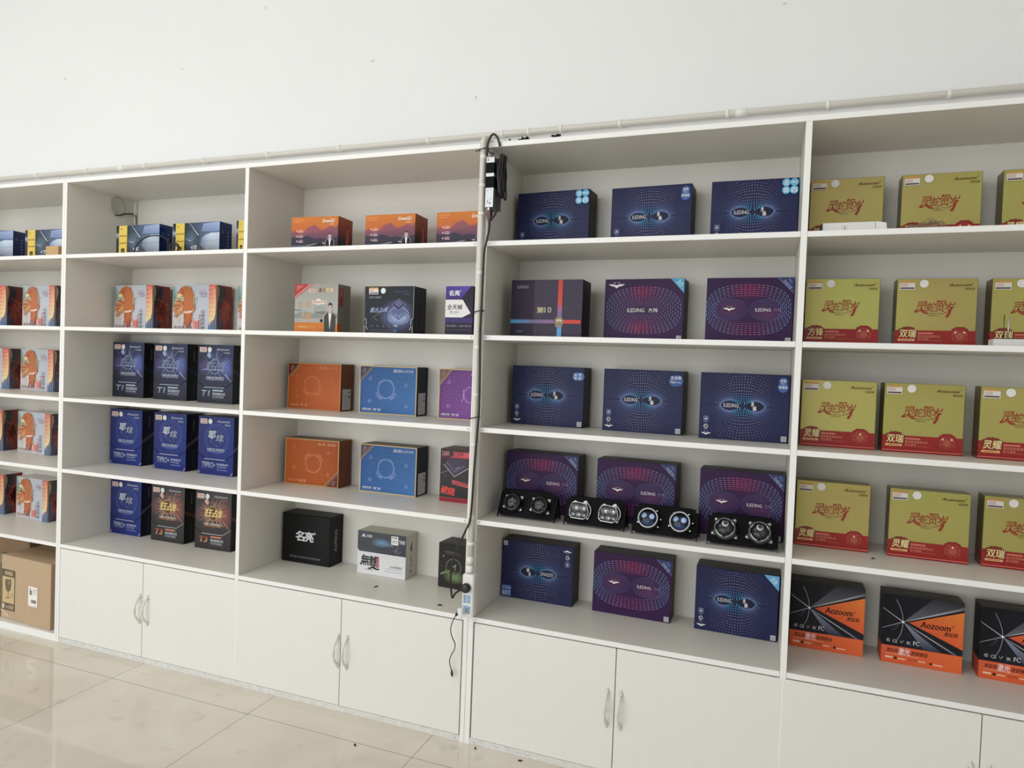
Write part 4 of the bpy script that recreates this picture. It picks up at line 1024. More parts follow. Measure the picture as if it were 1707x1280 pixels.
def gilt_box(me, bcol, flip, w, pose, z, label, seal_side=True):
    o = bpy.data.objects.new('gilt_carton', me); COL.objects.link(o)
    c = bpy.data.objects.new('corner_badge', gilt_badge(bcol, flip, w)); COL.objects.link(c); c.parent = o; c['label'] = 'brown triangular corner with gold stripes'
    if seal_side:
        def lab(f):
            f.rect(.12, .03, .78, .47, C(176, 176, 178)); f.rect(.60, .38, .70, .42, C(60, 60, 64)); f.rect(.60, .28, .72, .33, C(70, 70, 74))
            for k in range(9): f.rect(.2, .08 + .035 * k, .52, .088 + .035 * k, C(140, 140, 146))
        part(o, 'barcode_label', lab, UD, UH, 'grey-white paper label on the side', 'R', w)
    return place(o, pose[0], pose[1], z, pose[2], label, 'box', 'gilt-edged cartons with a lens sketch')
OR0, OR1, OSD = C(146, 68, 20), C(172, 88, 36), C(106, 54, 18)
BL0, BL1, BSD = C(42, 80, 136), C(62, 108, 162), C(14, 22, 40)
PU0, PU1 = C(96, 52, 112), C(128, 82, 152)
BRN = C(88, 62, 66)
om = gilt(OR0, OR1, OSD, False, lenscol=C(186, 112, 76), dim=.35); omf = gilt(OR0, OR1, OSD, True, lenscol=C(206, 130, 90), dim=.6)
bm_ = gilt(BL0, BL1, BSD, False, lenscol=C(150, 165, 205)); pm = gilt(PU0, PU1, C(60, 30, 70), False, .262, C(180, 140, 200), True)
gilt_box(om, C(84, 30, 30), False, UW, (1.3648, .2656, .0176), Z3, 'orange gilt-edged carton standing the right way up, white label on its side')
gilt_box(bm_, C(60, 60, 92), False, UW, (1.7633, .2808, .0142), Z3, 'blue gilt-edged carton on the third shelf between the orange and purple ones')
gilt_box(pm, C(112, 84, 84), False, .262, (2.1655, .2575, -.0041), Z3, 'purple gilt-edged carton partly hidden behind the upright conduit', False)
gilt_box(omf, C(96, 44, 50), True, UW, (1.3668, .2625, .0446), Z4, 'orange gilt-edged carton turned upside down, dark corner at lower right', False)
gilt_box(bm_, C(84, 72, 92), False, UW, (1.7811, .2698, -.0062), Z4, 'blue gilt-edged carton on the fourth shelf beside the red and black carton')

# ---- red and black carton
w, h, d = .142, .2343, .1264
RD = C(190, 60, 76)
mb = carton(w, h, d, C(54, 50, 50), C(40, 36, 36), C(92, 74, 72), C(70, 58, 56)); f = Face(mb, w, h)
f.vgrad(0, 1, [(.0, C(40, 40, 40)), (.5, C(58, 54, 54)), (1, C(62, 54, 54))])
f.text('2680', .04, .865, .30, .955, C(214, 140, 150), .0); f.rect(.05, .835, .36, .842, C(150, 60, 70)); f.rect(.44, .86, 1, .955, C(206, 90, 104)); f.rect(.36, .838, 1, .862, C(196, 60, 76)); f.text('OFF', .46, .865, .80, .95, C(110, 30, 46), .02, .1)
f.poly([(.12, .70), (.50, .47), (.92, .66), (.92, .83), (.3, .83)], C(72, 66, 84)); f.line([(.12, .70), (.49, .48), (.97, .66)], .0026, C(186, 180, 186)); f.line([(.22, .745), (.50, .575), (.84, .70)], .0014, C(150, 146, 170)); f.line([(.52, .63), (.68, .67)], .0028, C(150, 146, 170)); f.line([(0, .52), (.32, .60)], .0014, C(150, 146, 146)); f.line([(.08, .56), (.22, .46)], .001, C(110, 104, 110))
f.poly([(.42, .34), (1, .29), (1, .37), (.42, .42)], C(176, 80, 86)); f.rect(.50, .352, .95, .378, C(120, 36, 44)) if False else f.text('全新升级版', .47, .335, .98, .378, C(120, 36, 44), .02, .15)
f.text('破', .05, .15, .29, .29, C(206, 74, 58), .05, .25); f.text('晓', .28, .12, .53, .27, C(206, 70, 70), .05, .15); f.rect(.06, .125, .3, .135, C(100, 90, 90))
f.rect(0, 0, 1, .075, C(140, 34, 52)); f.rect(.0, .075, 1, .085, C(110, 84, 80))
o = mb.build('lens_carton'); place(o, 2.1245, .2638, Z4, -.017, 'red and black carton with red slanted characters beside the upright conduit', 'box')

# ---- cabinet-top cartons left of the conduit
w, h, d = .2797, .2399, .1071
mb = carton(w, h, d, C(18, 18, 18, 1.0), C(13, 13, 14, 1.0), C(30, 29, 26, 1.0), bev=.003); f = Face(mb, w, h)
f.text('名', .29, .455, .465, .655, C(206, 206, 208), .05); f.text('亮', .48, .455, .655, .655, C(206, 206, 208), .05); f.text('®', .655, .61, .70, .66, C(206, 206, 208), .03)
f.text('专注中国大功率LED汽车灯光照明品牌', .17, .105, .81, .145, C(130, 130, 130))
s = Face(mb, d, h, 'R', w); s.text('AOFENG', -.05, .46, .93, .54, C(150, 150, 150), .01, 0, math.pi / 2)
o = mb.build('plain_black_carton'); place(o, 1.3324, .2829, Z5, .002, 'matte black carton with two big white characters on the cabinet top', 'box')

w, h, d = .2579, .2022, .1089
mb = carton(w, h, d, C(206, 206, 208), C(186, 182, 174), C(182, 180, 168)); f = Face(mb, w, h)
sl = C(74, 80, 86)
f.poly([(0, 1), (0, .60), (.012, .56), (.03, .53), (.06, .52), (1, .52), (1, 1)], [sl, C(70, 74, 78), sl, sl, sl, C(66, 62, 78), C(72, 74, 84)])
f.glow(.50, .77, .055, .022, C(104, 146, 174), sl); f.line([(.35, .78), (.52, .76), (.74, .715)], (.0002, .0030), C(130, 160, 180)); f.line([(.28, .715), (.48, .70)], (.0008, .0024), C(110, 124, 132))
for k in range(12): f.rect(.06 + .052 * k, .575, .095 + .052 * k, .585, C(92, 96, 100))
f.ring(.83, .66, .017, .0016, C(150, 150, 160), 190, 350); f.ring(.80, .70, .013, .0012, C(130, 130, 144), 220, 330); f.line([(.80, .60), (.82, .70), (.85, .72)], .0014, C(170, 170, 180))
f.poly([(.075, .855), (.125, .945), (.175, .855), (.155, .855), (.125, .905), (.095, .855)], C(228, 228, 230)); f.disc(.125, .875, .0028, C(228, 228, 230), 10); f.text('名亮', .19, .862, .30, .925, C(226, 226, 230), .03); f.text('T003', .855, .80, .975, .885, C(214, 220, 222), .03)
K0 = C(44, 46, 46)
f.text('無', .07, .20, .26, .45, K0, .03, .15); f.text('雙', .24, .13, .43, .44, K0, .03, .15); f.line([(.06, .225), (.16, .27), (.26, .275)], (.005, .0015), K0); f.line([(.33, .24), (.40, .15), (.46, .15)], (.002, .009), K0)
f.text('WUSHUANG', .17, .105, .33, .13, K0); f.rect(.40, .215, .455, .41, C(160, 60, 76)); f.disc(.4275, .41, .007, C(160, 60, 76), 14); f.disc(.4275, .215, .007, C(160, 60, 76), 14)
for i, s_ in enumerate('大灯王'): f.text(s_, .408, .345 - .062 * i, .447, .395 - .062 * i, C(226, 190, 196))
f.text('LED前照灯', .685, .225, .94, .28, C(110, 110, 112)); f.rect(.60, .19, .94, .197, C(150, 150, 152)); f.rect(.56, .13, .94, .137, C(150, 150, 152))
s = Face(mb, d, h, 'R', w); s.poly([(.36, .65), (.52, .58), (.52, .86)], C(74, 56, 60)); s.text('前照灯', .20, .36, .76, .44, C(96, 92, 88), .02, 0, math.pi / 2); s.disc(.46, .14, .007, C(78, 74, 70), 14)
o = mb.build('headlamp_carton'); place(o, 1.7565, .2817, Z5, -.0036, 'white carton with slate upper half and black brush characters', 'box')
part(o, 'price_sticker', lambda f: (f.rect(.70, .765, .845, .965, C(222, 224, 224)), f.rect(.71, .915, .83, .94, C(130, 136, 136)), f.text('J02', .72, .80, .825, .87, C(120, 130, 130), .02)), w, h, 'white price sticker')

w, h, d = .140, .1989, .1153
mb = carton(w, h, d, C(40, 38, 36), C(32, 30, 30), C(54, 50, 48), C(48, 45, 42)); f = Face(mb, w, h)
f.glow(.60, .26, .06, .03, C(110, 130, 84), C(44, 42, 40)); f.ring(.55, .48, .038, .0020, C(130, 130, 124)); f.ring(.55, .48, .033, .0008, C(90, 96, 84)); f.poly([(.06, .30), (.20, .36), (.46, .42), (.40, .36), (.10, .27)], C(106, 118, 92)); f.ring(.55, .48, .042, .004, C(90, 116, 70), 200, 300)
f.text('M', .45, .41, .65, .56, C(136, 136, 132), .01, .2); f.disc(.18, .71, .0030, C(180, 180, 176), 10); f.line([(.03, .49), (.2, .48)], .0006, C(120, 118, 112)); f.text('AOFENG', .22, .80, .70, .825, C(140, 138, 132)); f.rect(.26, .765, .80, .775, C(104, 102, 98))
o = mb.build('lens_carton'); place(o, 2.1245, .2695, Z5, -.0644, 'charcoal carton with pale ring and green streak behind the looping cable', 'box')
# ---- blue and yellow bulb cartons
HW, HH, HD = .3055, .1669, .0788
def bulb_carton():
    mb = carton(HW, HH, HD, C(70, 80, 100), C(20, 30, 72), C(30, 36, 60), C(40, 42, 52), GLOSS); f = Face(mb, HW, HH, mat=GLOSS)
    f.vgrad(0, .065, [(0, C(40, 40, 46)), (.6, C(46, 50, 60)), (.72, C(150, 160, 180)), (.8, C(50, 58, 66)), (1, C(24, 24, 28))])
    f.vgrad(.065, .255, [(0, C(206, 176, 66)), (1, C(206, 182, 78))])
    f.rect(.255, 0, .275, 1, C(60, 56, 40)); f.disc(.118, .90, .0042, C(110, 84, 50), 14)
    for y in (.66, .44): f.rect(.075, y, .245, y + .045, C(160, 122, 46)); f.rect(.075, y - .02, .245, y - .014, C(226, 200, 110))
    f.rect(.12, .02, .20, .30, C(54, 42, 26)); f.disc(.16, .22, .003, C(206, 176, 66), 10); f.disc(.16, .10, .003, C(206, 176, 66), 10)
    f.grad(.275, 0, 1, 1, C(46, 44, 48), C(56, 54, 60), C(96, 116, 150), C(34, 46, 58))
    f.glow(.42, .52, .05, .055, C(80, 104, 122), C(50, 58, 66))
    f.poly([(.60, .34), (.64, .55), (.70, .62), (.82, .68), (1, .68), (1, .14), (.86, .12), (.70, .18)], [C(96, 110, 132), C(130, 146, 168), C(170, 186, 204), C(186, 200, 214), C(180, 194, 212), C(120, 124, 136), C(110, 116, 130), C(100, 108, 124)])
    f.poly([(.62, .74), (.66, .96), (1, .99), (1, .72), (.8, .72)], [C(110, 126, 156), C(130, 146, 180), C(150, 166, 196), C(120, 136, 176), C(110, 126, 166)])
    f.line([(.60, .45), (.8, .44), (1, .46)], .0012, C(90, 100, 116)); f.poly([(.48, .0), (.58, .35), (.66, .18), (1, .13), (1, 0)], C(66, 62, 66))
    f.line([(.36, 1.0), (.56, .62)], (.0008, .0040), C(220, 228, 236)); f.line([(.275, .52), (.40, .47)], (.0008, .0030), C(190, 200, 214)); f.line([(.28, .58), (.46, .50)], .001, C(120, 130, 170))
    for k in range(16):
        a = k * 2 * math.pi / 16; f.line([(.48, .46), (.48 + .05 * math.cos(a) * (1 + .5 * (k % 2)), .46 + .12 * math.sin(a))], .0010, C(60, 80, 90), False)
    f.up(); f.disc(.48, .46, .0045, C(40, 56, 64), 12)
    q = random.Random(3)
    for k in range(16): f.disc(.47 + q.uniform(-.06, .06), .25 + q.uniform(-.06, .06), q.uniform(.002, .0055), C(*q.choice([(190, 200, 206), (150, 164, 172), (216, 222, 226)])), 6, bump=False)
    f.up(); f.line([(.71, .43), (.76, .42), (.78, .43)], .0006, C(140, 150, 160))
    s = Face(mb, HD, HH, 'R', HW, GLOSS); s.grad(0, 0, 1, 1, C(20, 30, 66), C(22, 34, 78), C(26, 46, 104), C(24, 40, 96)); s.disc(.25, .72, .007, C(64, 80, 116), 16)
    for k in range(7): s.rect(.62, .10 + .1 * k, .74, .14 + .1 * k, C(110, 120, 150))
    return mb.mesh('bulb_carton')
HM = bulb_carton()
for pose, lb in (((-.7169, .1073, .1651), 'blue and yellow headlamp carton cut by the left photo edge on the top shelf'), ((-.3332, .1471, .018), 'blue and yellow headlamp carton behind the small tan box, leftmost unit'),
                 ((.3455, .1474, -.0286), 'blue and yellow headlamp carton with an arched black cord in front'), ((.7208, .1573, -.0236), 'blue and yellow headlamp carton in the middle of the second unit top shelf'),
                 ((1.0055 + .0, .1628, -.0006), 'blue and yellow headlamp carton mostly hidden by the divider')):
    o = bpy.data.objects.new('bulb_carton', HM); COL.objects.link(o)
    if pose[0] > 1: pose = (1.1214 - .1525 + .1525, pose[1], pose[2])
    place(o, pose[0] if pose[0] < 1 else 1.1214, pose[1], Z1, pose[2], lb, 'box', 'blue and yellow headlamp cartons')
    if pose[0] > 1:                                   # the narrow one tucked in before the divider stands edge-on
        o.scale = (.60, 1, 1); o.location.x = .9685 + .0917

# ---- phoenix cartons
PW_, PH_, PD = .2951, .2397, .0992
def phoenix():
    mb = carton(PW_, PH_, PD, C(186, 188, 198), C(104, 34, 26), C(176, 168, 168), C(150, 150, 160), GLOSS); f = Face(mb, PW_, PH_, mat=GLOSS)
    f.grad(0, 0, .83, 1, C(186, 178, 178), C(176, 180, 190), C(170, 178, 190), C(168, 178, 180))
    f.poly([(0, .52), (.09, .60), (.12, .80), (.08, .98), (0, .98)], [C(104, 140, 136), C(88, 124, 122), C(120, 156, 152), C(170, 186, 186), C(110, 144, 140)])
    O1, O2, O3 = C(176, 98, 58), C(156, 66, 44), C(196, 144, 94)
    q = random.Random(6)
    for r, wd, c in ((.030, .0050, C(206, 186, 126)), (.024, .0034, C(120, 150, 110)), (.018, .0044, C(196, 176, 110)), (.012, .0030, C(110, 130, 96))): f.ring(.175, .655, r, wd, c, -60, 200, 18, r * 1.15)
    # plumes sweeping out from the breast to the left and down
    for k in range(120):
        t = q.random(); a = math.radians(140 + 150 * t); r = .13 + .15 * q.random(); x0, y0 = .33 + .06 * t, .47 + .05 * q.random()
        x1, y1 = max(.008, x0 + r * math.cos(a) * 1.35), max(.02, y0 + r * math.sin(a) * 1.5)
        xm, ym = x0 * .45 + x1 * .55, y0 * .45 + y1 * .55 + .055
        f.line([(x0, y0), (x0 * .75 + xm * .25, y0 * .75 + ym * .25 + .02), (xm, ym), (xm * .3 + x1 * .7, ym * .3 + y1 * .7 + .01), (x1, y1)], (.0080, .0014), q.choice([C(170, 82, 54), C(190, 120, 76), C(206, 174, 116), C(160, 56, 38), C(190, 138, 92), C(150, 70, 44)]))
    f.poly([(.20, .34), (.275, .38), (.27, .06), (.19, .10)], C(186, 180, 182))
    # arched head and neck
    Lf = [(.145, .845), (.19, .80), (.25, .77), (.275, .66), (.265, .54), (.235, .44)]; Rt = [(.19, .94), (.30, .985), (.41, .955), (.475, .82), (.485, .64), (.53, .46)]
    for i in range(5): f.poly([Lf[i], Lf[i + 1], Rt[i + 1], Rt[i]], [O2 if i < 2 else O1, O1, C(176, 104, 54), O1], False)
    f.up()
    for k in range(9): f.line([(.245 + .024 * k, .955 - .010 * abs(k - 3)), (.285 + .021 * k, .76), (.275 + .023 * k, .60), (.255 + .029 * k, .46)], .0013, C(*([214, 150, 84] if k % 2 else [156, 62, 36])))
    f.poly([(.13, .85), (.09, .78), (.17, .81), (.20, .87)], C(176, 96, 76)); f.poly([(.10, .80), (.16, .73), (.24, .765), (.19, .82)], C(214, 192, 138)); f.line([(.455, .90), (.49, .76), (.488, .64), (.51, .57)], (.0016, .0034), C(222, 196, 140))
    f.poly([(.285, .42), (.46, .42), (.445, .24), (.41, .10), (.35, .06), (.295, .22)], [C(166, 68, 42), O1, O2, C(150, 64, 50), C(140, 54, 42), O1])
    for k in range(5): f.line([(.31 + .03 * k, .40), (.33 + .02 * k, .22), (.345 + .012 * k, .10)], .0014, C(*([206, 140, 84] if k % 2 else [150, 60, 40])))
    f.disc(.375, .415, .014, C(214, 182, 166), 14, .006); f.disc(.315, .405, .009, C(214, 182, 166), 12, .005); f.disc(.43, .425, .008, C(220, 196, 180), 12, .005)
    f.poly([(.45, .42), (.56, .60), (.51, .50), (.49, .40)], C(196, 140, 116)); f.line([(.46, .58), (.53, .68), (.57, .74)], .003, C(150, 146, 110)); f.line([(.47, .54), (.56, .62)], .002, C(140, 140, 116)); f.line([(.50, .66), (.52, .74)], .002, C(150, 130, 110))
    for k in range(5): f.ring(.085 + .085 * k, .075, .0085, .0016, C(96, 84, 78), 0, 300, 12); f.disc(.085 + .085 * k, .085, .0042, C(140, 112, 92), 10)
    f.rect(.50, .06, .60, .24, C(214, 150, 140)); f.rect(.515, .08, .585, .22, C(196, 110, 104))
    f.ring(.68, .83, .020, .0014, C(170, 110, 130), 20, 170, 12, .012); f.line([(.60, .83), (.76, .83)], .0016, C(150, 110, 140)); f.rect(.62, .795, .77, .812, C(170, 130, 150)); f.rect(.64, .75, .76, .77, C(150, 150, 160))
    for i, s_ in enumerate('山海经异兽'): f.text(s_, .655 - .01 * (i % 2), .40 - .088 * i, .735, .475 - .088 * i, C(96, 60, 66) if i % 2 else C(70, 76, 84), .0, .15)
    for i in range(6): f.rect(.615, .06 + .055 * i, .635, .09 + .055 * i, C(180, 84, 84))
    # wing strip
    f.grad(.83, 0, 1, 1, C(90, 120, 150), C(60, 70, 96), C(206, 96, 80), C(186, 80, 72))
    f.poly([(.83, .16), (.83, .98), (.93, .98), (.97, .90), (.985, .62), (.98, .40), (.95, .26), (.90, .22), (.86, .14)], [C(214, 190, 140), C(196, 84, 76), C(206, 92, 80), C(226, 150, 120), C(226, 170, 120), C(220, 190, 140), C(214, 200, 150), C(210, 200, 150), C(206, 196, 150)])
    for k in range(15): f.line([(.84, .93 - .045 * k), (.97 - .001 * k, .97 - .05 * k)], (.0024, .0010), C(*([190, 76, 70] if k % 2 else [222, 160, 130])), False)
    f.up(); f.poly([(.97, .98), (.985, .9), (.99, .6), (.985, .4), (.96, .22), (1, .1), (1, 1)], C(120, 96, 60))
    for k in range(6): f.poly([(.83 + .028 * k, .0), (.855 + .028 * k, .0), (.85 + .028 * k, .20 + .02 * k), (.84 + .028 * k, .20 + .02 * k)], C(*([96, 130, 160] if k % 2 else [70, 90, 120])))
    s = Face(mb, PD, PH_, 'R', PW_, GLOSS); s.grad(0, 0, 1, 1, C(60, 40, 40), C(110, 24, 18), C(130, 30, 26), C(50, 36, 40))
    s.poly([(0, .75), (.25, .98), (.6, .95), (.45, .66), (.2, .6)], C(44, 42, 52)); s.poly([(0, 0), (.12, .5), (.35, .2), (.2, 0)], C(60, 66, 90)); s.poly([(.02, .62), (.14, .82), (.10, .95), (.0, .98)], C(150, 120, 70))
    for k in range(70):
        x0, y0 = .35 + .4 * q.random(), .68 - .25 * q.random(); a = math.radians(q.uniform(170, 370)); r = q.uniform(.2, .55)
        s.line([(x0, y0), (max(.02, min(.97, x0 + r * .5 * math.cos(a + .3))), max(.02, y0 + r * .5 * math.sin(a))), (max(.02, min(.98, x0 + r * math.cos(a))), max(.02, y0 + r * math.sin(a)))], (.006, .0012), q.choice([C(150, 62, 34), C(136, 26, 20), C(170, 96, 52), C(120, 40, 26), C(150, 36, 26)]), False)
    s.up()
    return mb.mesh('phoenix_carton')
PM = phoenix()
for pose, z, lb in (((-.8888, .2016, .1407), Z2, 'phoenix carton cut by the left photo edge on the second shelf'), ((-.5012, .2377, -.0518), Z2, 'phoenix carton, second shelf of the leftmost unit, beside its right panel'),
                    ((-.96, .2808, .1676), Z3, 'phoenix carton cut by the left photo edge on the third shelf'), ((-.5731, .2905, -.0289), Z3, 'phoenix carton, third shelf of the leftmost unit, beside its right panel'),
                    ((-.9548, .2339, .1533), Z4, 'phoenix carton cut by the left photo edge on the fourth shelf'), ((-.5684, .2721, -.0321), Z4, 'phoenix carton, fourth shelf of the leftmost unit, beside its right panel'),
                    ((-.985, .2870, .0217), Z5, 'phoenix carton cut by the left photo edge on the lowest shelf'), ((-.591, .2880, -.0476), Z5, 'phoenix carton right above the big cardboard box'),
                    ((.2013, .258, -.0351), Z2, 'phoenix carton in the second unit, leftmost on the shelf above the black tall cartons'), ((.615, .2653, .009), Z2, 'phoenix carton in the second unit, middle of its shelf'),
                    ((1.0116, .2769, -.0053), Z2, 'phoenix carton in the second unit mostly hidden by the divider')):
    o = bpy.data.objects.new('phoenix_carton', PM); COL.objects.link(o); place(o, pose[0], pose[1], z, pose[2], lb, 'box', 'phoenix cartons')
    if pose[0] > 1: o.location.x = 1.0116; o.scale.x = (1.158 - .882) / PW_; o.location.x = (1.158 + .882) / 2

# ---- tall bulb cartons
TW, TH_, TD = .2268, .2977, .1059
def tall(kind):
    base = {'t1': C(48, 50, 66), 't9': C(44, 54, 122), 't3': C(70, 66, 68)}[kind]; sd = {'t1': C(14, 15, 20), 't9': C(12, 14, 40), 't3': C(20, 18, 18)}[kind]
    mb = carton(TW, TH_, TD, base, sd, mixc(sd, C(40, 40, 44), .5)); f = Face(mb, TW, TH_); q = random.Random(len(kind) * 7 + ord(kind[1]))
    if kind == 't9':
        f.grad(0, 0, 1, 1, C(27, 36, 96), C(30, 42, 108), C(50, 64, 122), C(52, 58, 108)); hl = C(170, 180, 190); em = C(150, 160, 160); cl = C(200, 206, 222)
        for k in range(26): f.line([(.02, .52 + .014 * k), (.02 + .09 * q.random(), .52 + .014 * k)], .0006, C(30, 34, 84), False); f.line([(.98, .52 + .014 * k), (.98 - .09 * q.random(), .52 + .014 * k)], .0006, C(30, 34, 84), False)
        f.up(); f.ring(.52, .62, .075, .006, C(66, 80, 150), 0, 360, 40); f.ring(.52, .62, .062, .002, C(80, 92, 156))
        for k in range(60): a = q.uniform(0, 6.28); r = q.uniform(.02, .045); f.line([(.52 + r * math.cos(a) / TW, .635 + r * math.sin(a) / TH_), (.52 + (r + .006) * math.cos(a + .2) / TW, .635 + (r + .006) * math.sin(a + .2) / TH_)], .0012, q.choice([C(96, 110, 140), C(70, 84, 120), C(130, 140, 150)]), False)
        f.up(); f.text('耶', .28, .62, .50, .75, C(190, 196, 200), .03, .15); f.text('炫', .50, .58, .73, .70, C(150, 156, 164), .03, .15)
    else:
        g = kind == 't3'
        f.grad(0, 0, 1, 1, C(42, 42, 50) if not g else C(46, 44, 44), C(46, 45, 56) if not g else C(48, 45, 45), C(58, 64, 96) if not g else C(76, 74, 76), C(52, 54, 70) if not g else C(66, 64, 64))
        f.glow(.15, .62, .035, .05, C(84, 74, 124) if not g else C(104, 72, 72), base); f.glow(.82, .62, .05, .07, C(92, 108, 176) if not g else C(140, 84, 74), base)
        for k in range(150):
            a = q.uniform(0, 6.28); r0 = q.uniform(.03, .05); r1 = r0 + q.uniform(.01, .055); x0, y0 = .5 + r0 * math.cos(a) / TW, .63 + r0 * math.sin(a) / TH_; x1, y1 = .5 + r1 * math.cos(a) / TW, .63 + r1 * math.sin(a) / TH_
            if not (.02 < x1 < .98 and .36 < y1 < .98): continue
            f.line([(x0, y0), (x1, y1)], (.0018, .0006), q.choice([C(110, 110, 170), C(90, 96, 140), C(150, 160, 190), C(80, 76, 130)] if not g else [C(150, 90, 90), C(190, 140, 110), C(120, 84, 80), C(206, 170, 150)]), False)
        f.up()
        f.line([(.78, .50), (.95, .38)], (.006, .0022), C(150, 160, 190) if not g else C(190, 120, 100)); f.poly([(.25, .82), (.32, .90), (.38, .80), (.33, .76)], C(140, 164, 196) if not g else C(196, 160, 150))
        ec = C(160, 172, 200) if not g else C(206, 170, 100)
        f.ring(.49, .645, .033, .0026, ec, -10, 190); f.ring(.49, .645, .026, .0014, ec, 10, 170); f.ring(.49, .62, .034, .0020, ec, 200, 340); f.disc(.5, .63, .022, C(60, 66, 92) if not g else C(90, 70, 46), 24, .03)
        for s_, x0, x1 in (('狂', .25, .50), ('战', .48, .76)): f.text(s_, x0, .565, x1, .70, C(150, 162, 200) if not g else C(196, 150, 80), .05, .2); f.text(s_, x0 + .01, .572, x1 - .01, .695, C(70, 76, 104) if not g else C(230, 206, 140), .0, .2)
        f.line([(.15, .575), (.72, .555)], .0014, ec); hl = C(186, 190, 202) if not g else C(206, 196, 186); cl = C(200, 204, 212)
    f.text('光耀万里 照亮前行', .25, .415, .75, .455, hl, .02); f.rect(.26, .398, .74, .406, mixc(hl, base, .35) if kind != 't3' else C(196, 110, 60))
    f.text('Aozoom', .52, .905, .88, .945, cl, .01, .35); f.text('澳兹姆', .74, .85, .90, .882, mixc(cl, base, .2) if kind != 't3' else C(196, 90, 86), .01)
    bx = C(104, 106, 112)
    big = {'t1': 'T1', 't9': 'T9PRO+', 't3': 'T3'}[kind]; bc = {'t1': C(100, 120, 146), 't9': C(120, 130, 150), 't3': C(206, 150, 96)}[kind]
    f.text(big, .13 if kind != 't9' else .12, .115, .36 if kind != 't9' else .50, .215, bc, .03, .15, 0, C(150, 160, 176) if kind != 't3' else C(150, 60, 40))
    if kind != 't9': f.rect(.44, .205, .74, .232, C(150, 166, 176) if kind == 't1' else C(196, 120, 96)); f.text('双光变焦大灯', .44, .135, .80, .185, C(196, 200, 206), .02); f.text('LED双光透镜', .44, .09, .76, .125, C(180, 186, 196), .01); f.rect(.46, .066, .82, .07, C(96, 98, 104))
    else: f.text('双光变焦大灯', .54, .165, .86, .205, C(180, 186, 206), .02); f.text('LED双光透镜', .54, .125, .80, .152, C(160, 168, 196), .01); f.rect(.54, .085, .84, .098, C(110, 116, 170))
    s = Face(mb, TD, TH_, 'R', TW); s.poly([(0, .40), (1, .60), (1, .66), (0, .46)] if kind == 't9' else [(0, .55), (1, .36), (1, .42), (0, .60)], {'t1': C(24, 40, 60), 't9': C(66, 66, 82), 't3': C(90, 40, 30)}[kind])
    for k in range(8): s.rect(.40, .70 + .025 * k, .48, .712 + .025 * k, C(90, 92, 100))
    for k in range(10): s.rect(.40, .08 + .03 * k, .5, .09 + .03 * k, C(54, 54, 60))
    # tuck flap closing the lower part of the front
    fb = MB(); ff = Face(fb, TW, TH_, lift=.0030)
    lo = [(0, .37), (.20, .268), (.78, .268), (1, .37)]
    ff.line(lo[:2], .0022, C(16, 18, 30), False); ff.line([(.198, .268), (.782, .268)], .0020, C(206, 208, 214)); ff.line(lo[2:], .0022, C(16, 18, 30) if kind != 't3' else C(180, 176, 176))
    if kind == 't9': f.line([(.01, .06), (.06, .012)], .0026, C(190, 196, 214)); f.line([(.99, .06), (.94, .012)], .0026, C(190, 196, 214))
    m2 = mb.mesh('tall_carton')
    st = MB(); fs = Face(st, TW, TH_, mat=STICK, lift=.0036); fs.rect(.06, .87, .26, .955, C(216, 200, 196)); fs.rect(.075, .905, .245, .94, C(196, 150, 140)); fs.rect(.075, .88, .24, .892, C(110, 104, 104)) 
    hs = MB(); fh = Face(hs, TW, TH_, mat=STICK, lift=.0036); fh.disc(.345, .915, .0135, C(216, 220, 222), 24); fh.ring(.345, .915, .008, .0007, C(186, 192, 198))
    return m2, fb.mesh('flap_edge'), st.mesh('price_sticker'), hs.mesh('hologram_sticker')
TM = {k: tall(k) for k in ('t1', 't9', 't3')}
def tall_box(kind, pose, z, label):
    me = TM[kind]; o = bpy.data.objects.new('tall_carton', me[0]); COL.objects.link(o)
    for nm, m, lb in (('flap_edge', me[1], 'cut line of the front flap'), ('price_sticker', me[2], 'pale price sticker'), ('hologram_sticker', me[3], 'round silver hologram sticker')):
        c = bpy.data.objects.new(nm, m); COL.objects.link(c); c.parent = o; c['label'] = lb
    place(o, pose[0], pose[1], z, pose[2], label, 'box', {'t1': 'tall grey nebula cartons', 't9': 'tall blue cartons', 't3': 'tall charcoal and gold cartons'}[kind])
tall_box('t1', (.1437, .2793, -.0015), Z3, 'tall dark nebula carton, first of three from the left')
tall_box('t1', (.4435, .2829, .016), Z3, 'tall dark nebula carton between two identical cartons')
tall_box('t1', (.7657, .2605, .0054), Z3, 'tall dark nebula carton, last of three, nearest the divider')
tall_box('t9', (.1596, .2628, .0144), Z4, 'tall blue carton, first from the left on the fourth shelf')
tall_box('t9', (.4782, .2564, -.0167), Z4, 'tall blue carton between two other blue cartons on the fourth shelf')
tall_box('t9', (.7858, .2561, .0053), Z4, 'tall blue carton nearest the divider on the fourth shelf')
tall_box('t9', (.1351, .2837, -.0049), Z5, 'tall blue carton on the cabinet top beside the charcoal and gold cartons')
tall_box('t3', (.456, .2748, .0076), Z5, 'tall charcoal carton with gold characters between the blue carton and its twin')
tall_box('t3', (.7686, .2685, .0333), Z5, 'tall charcoal carton with gold characters nearest the divider')

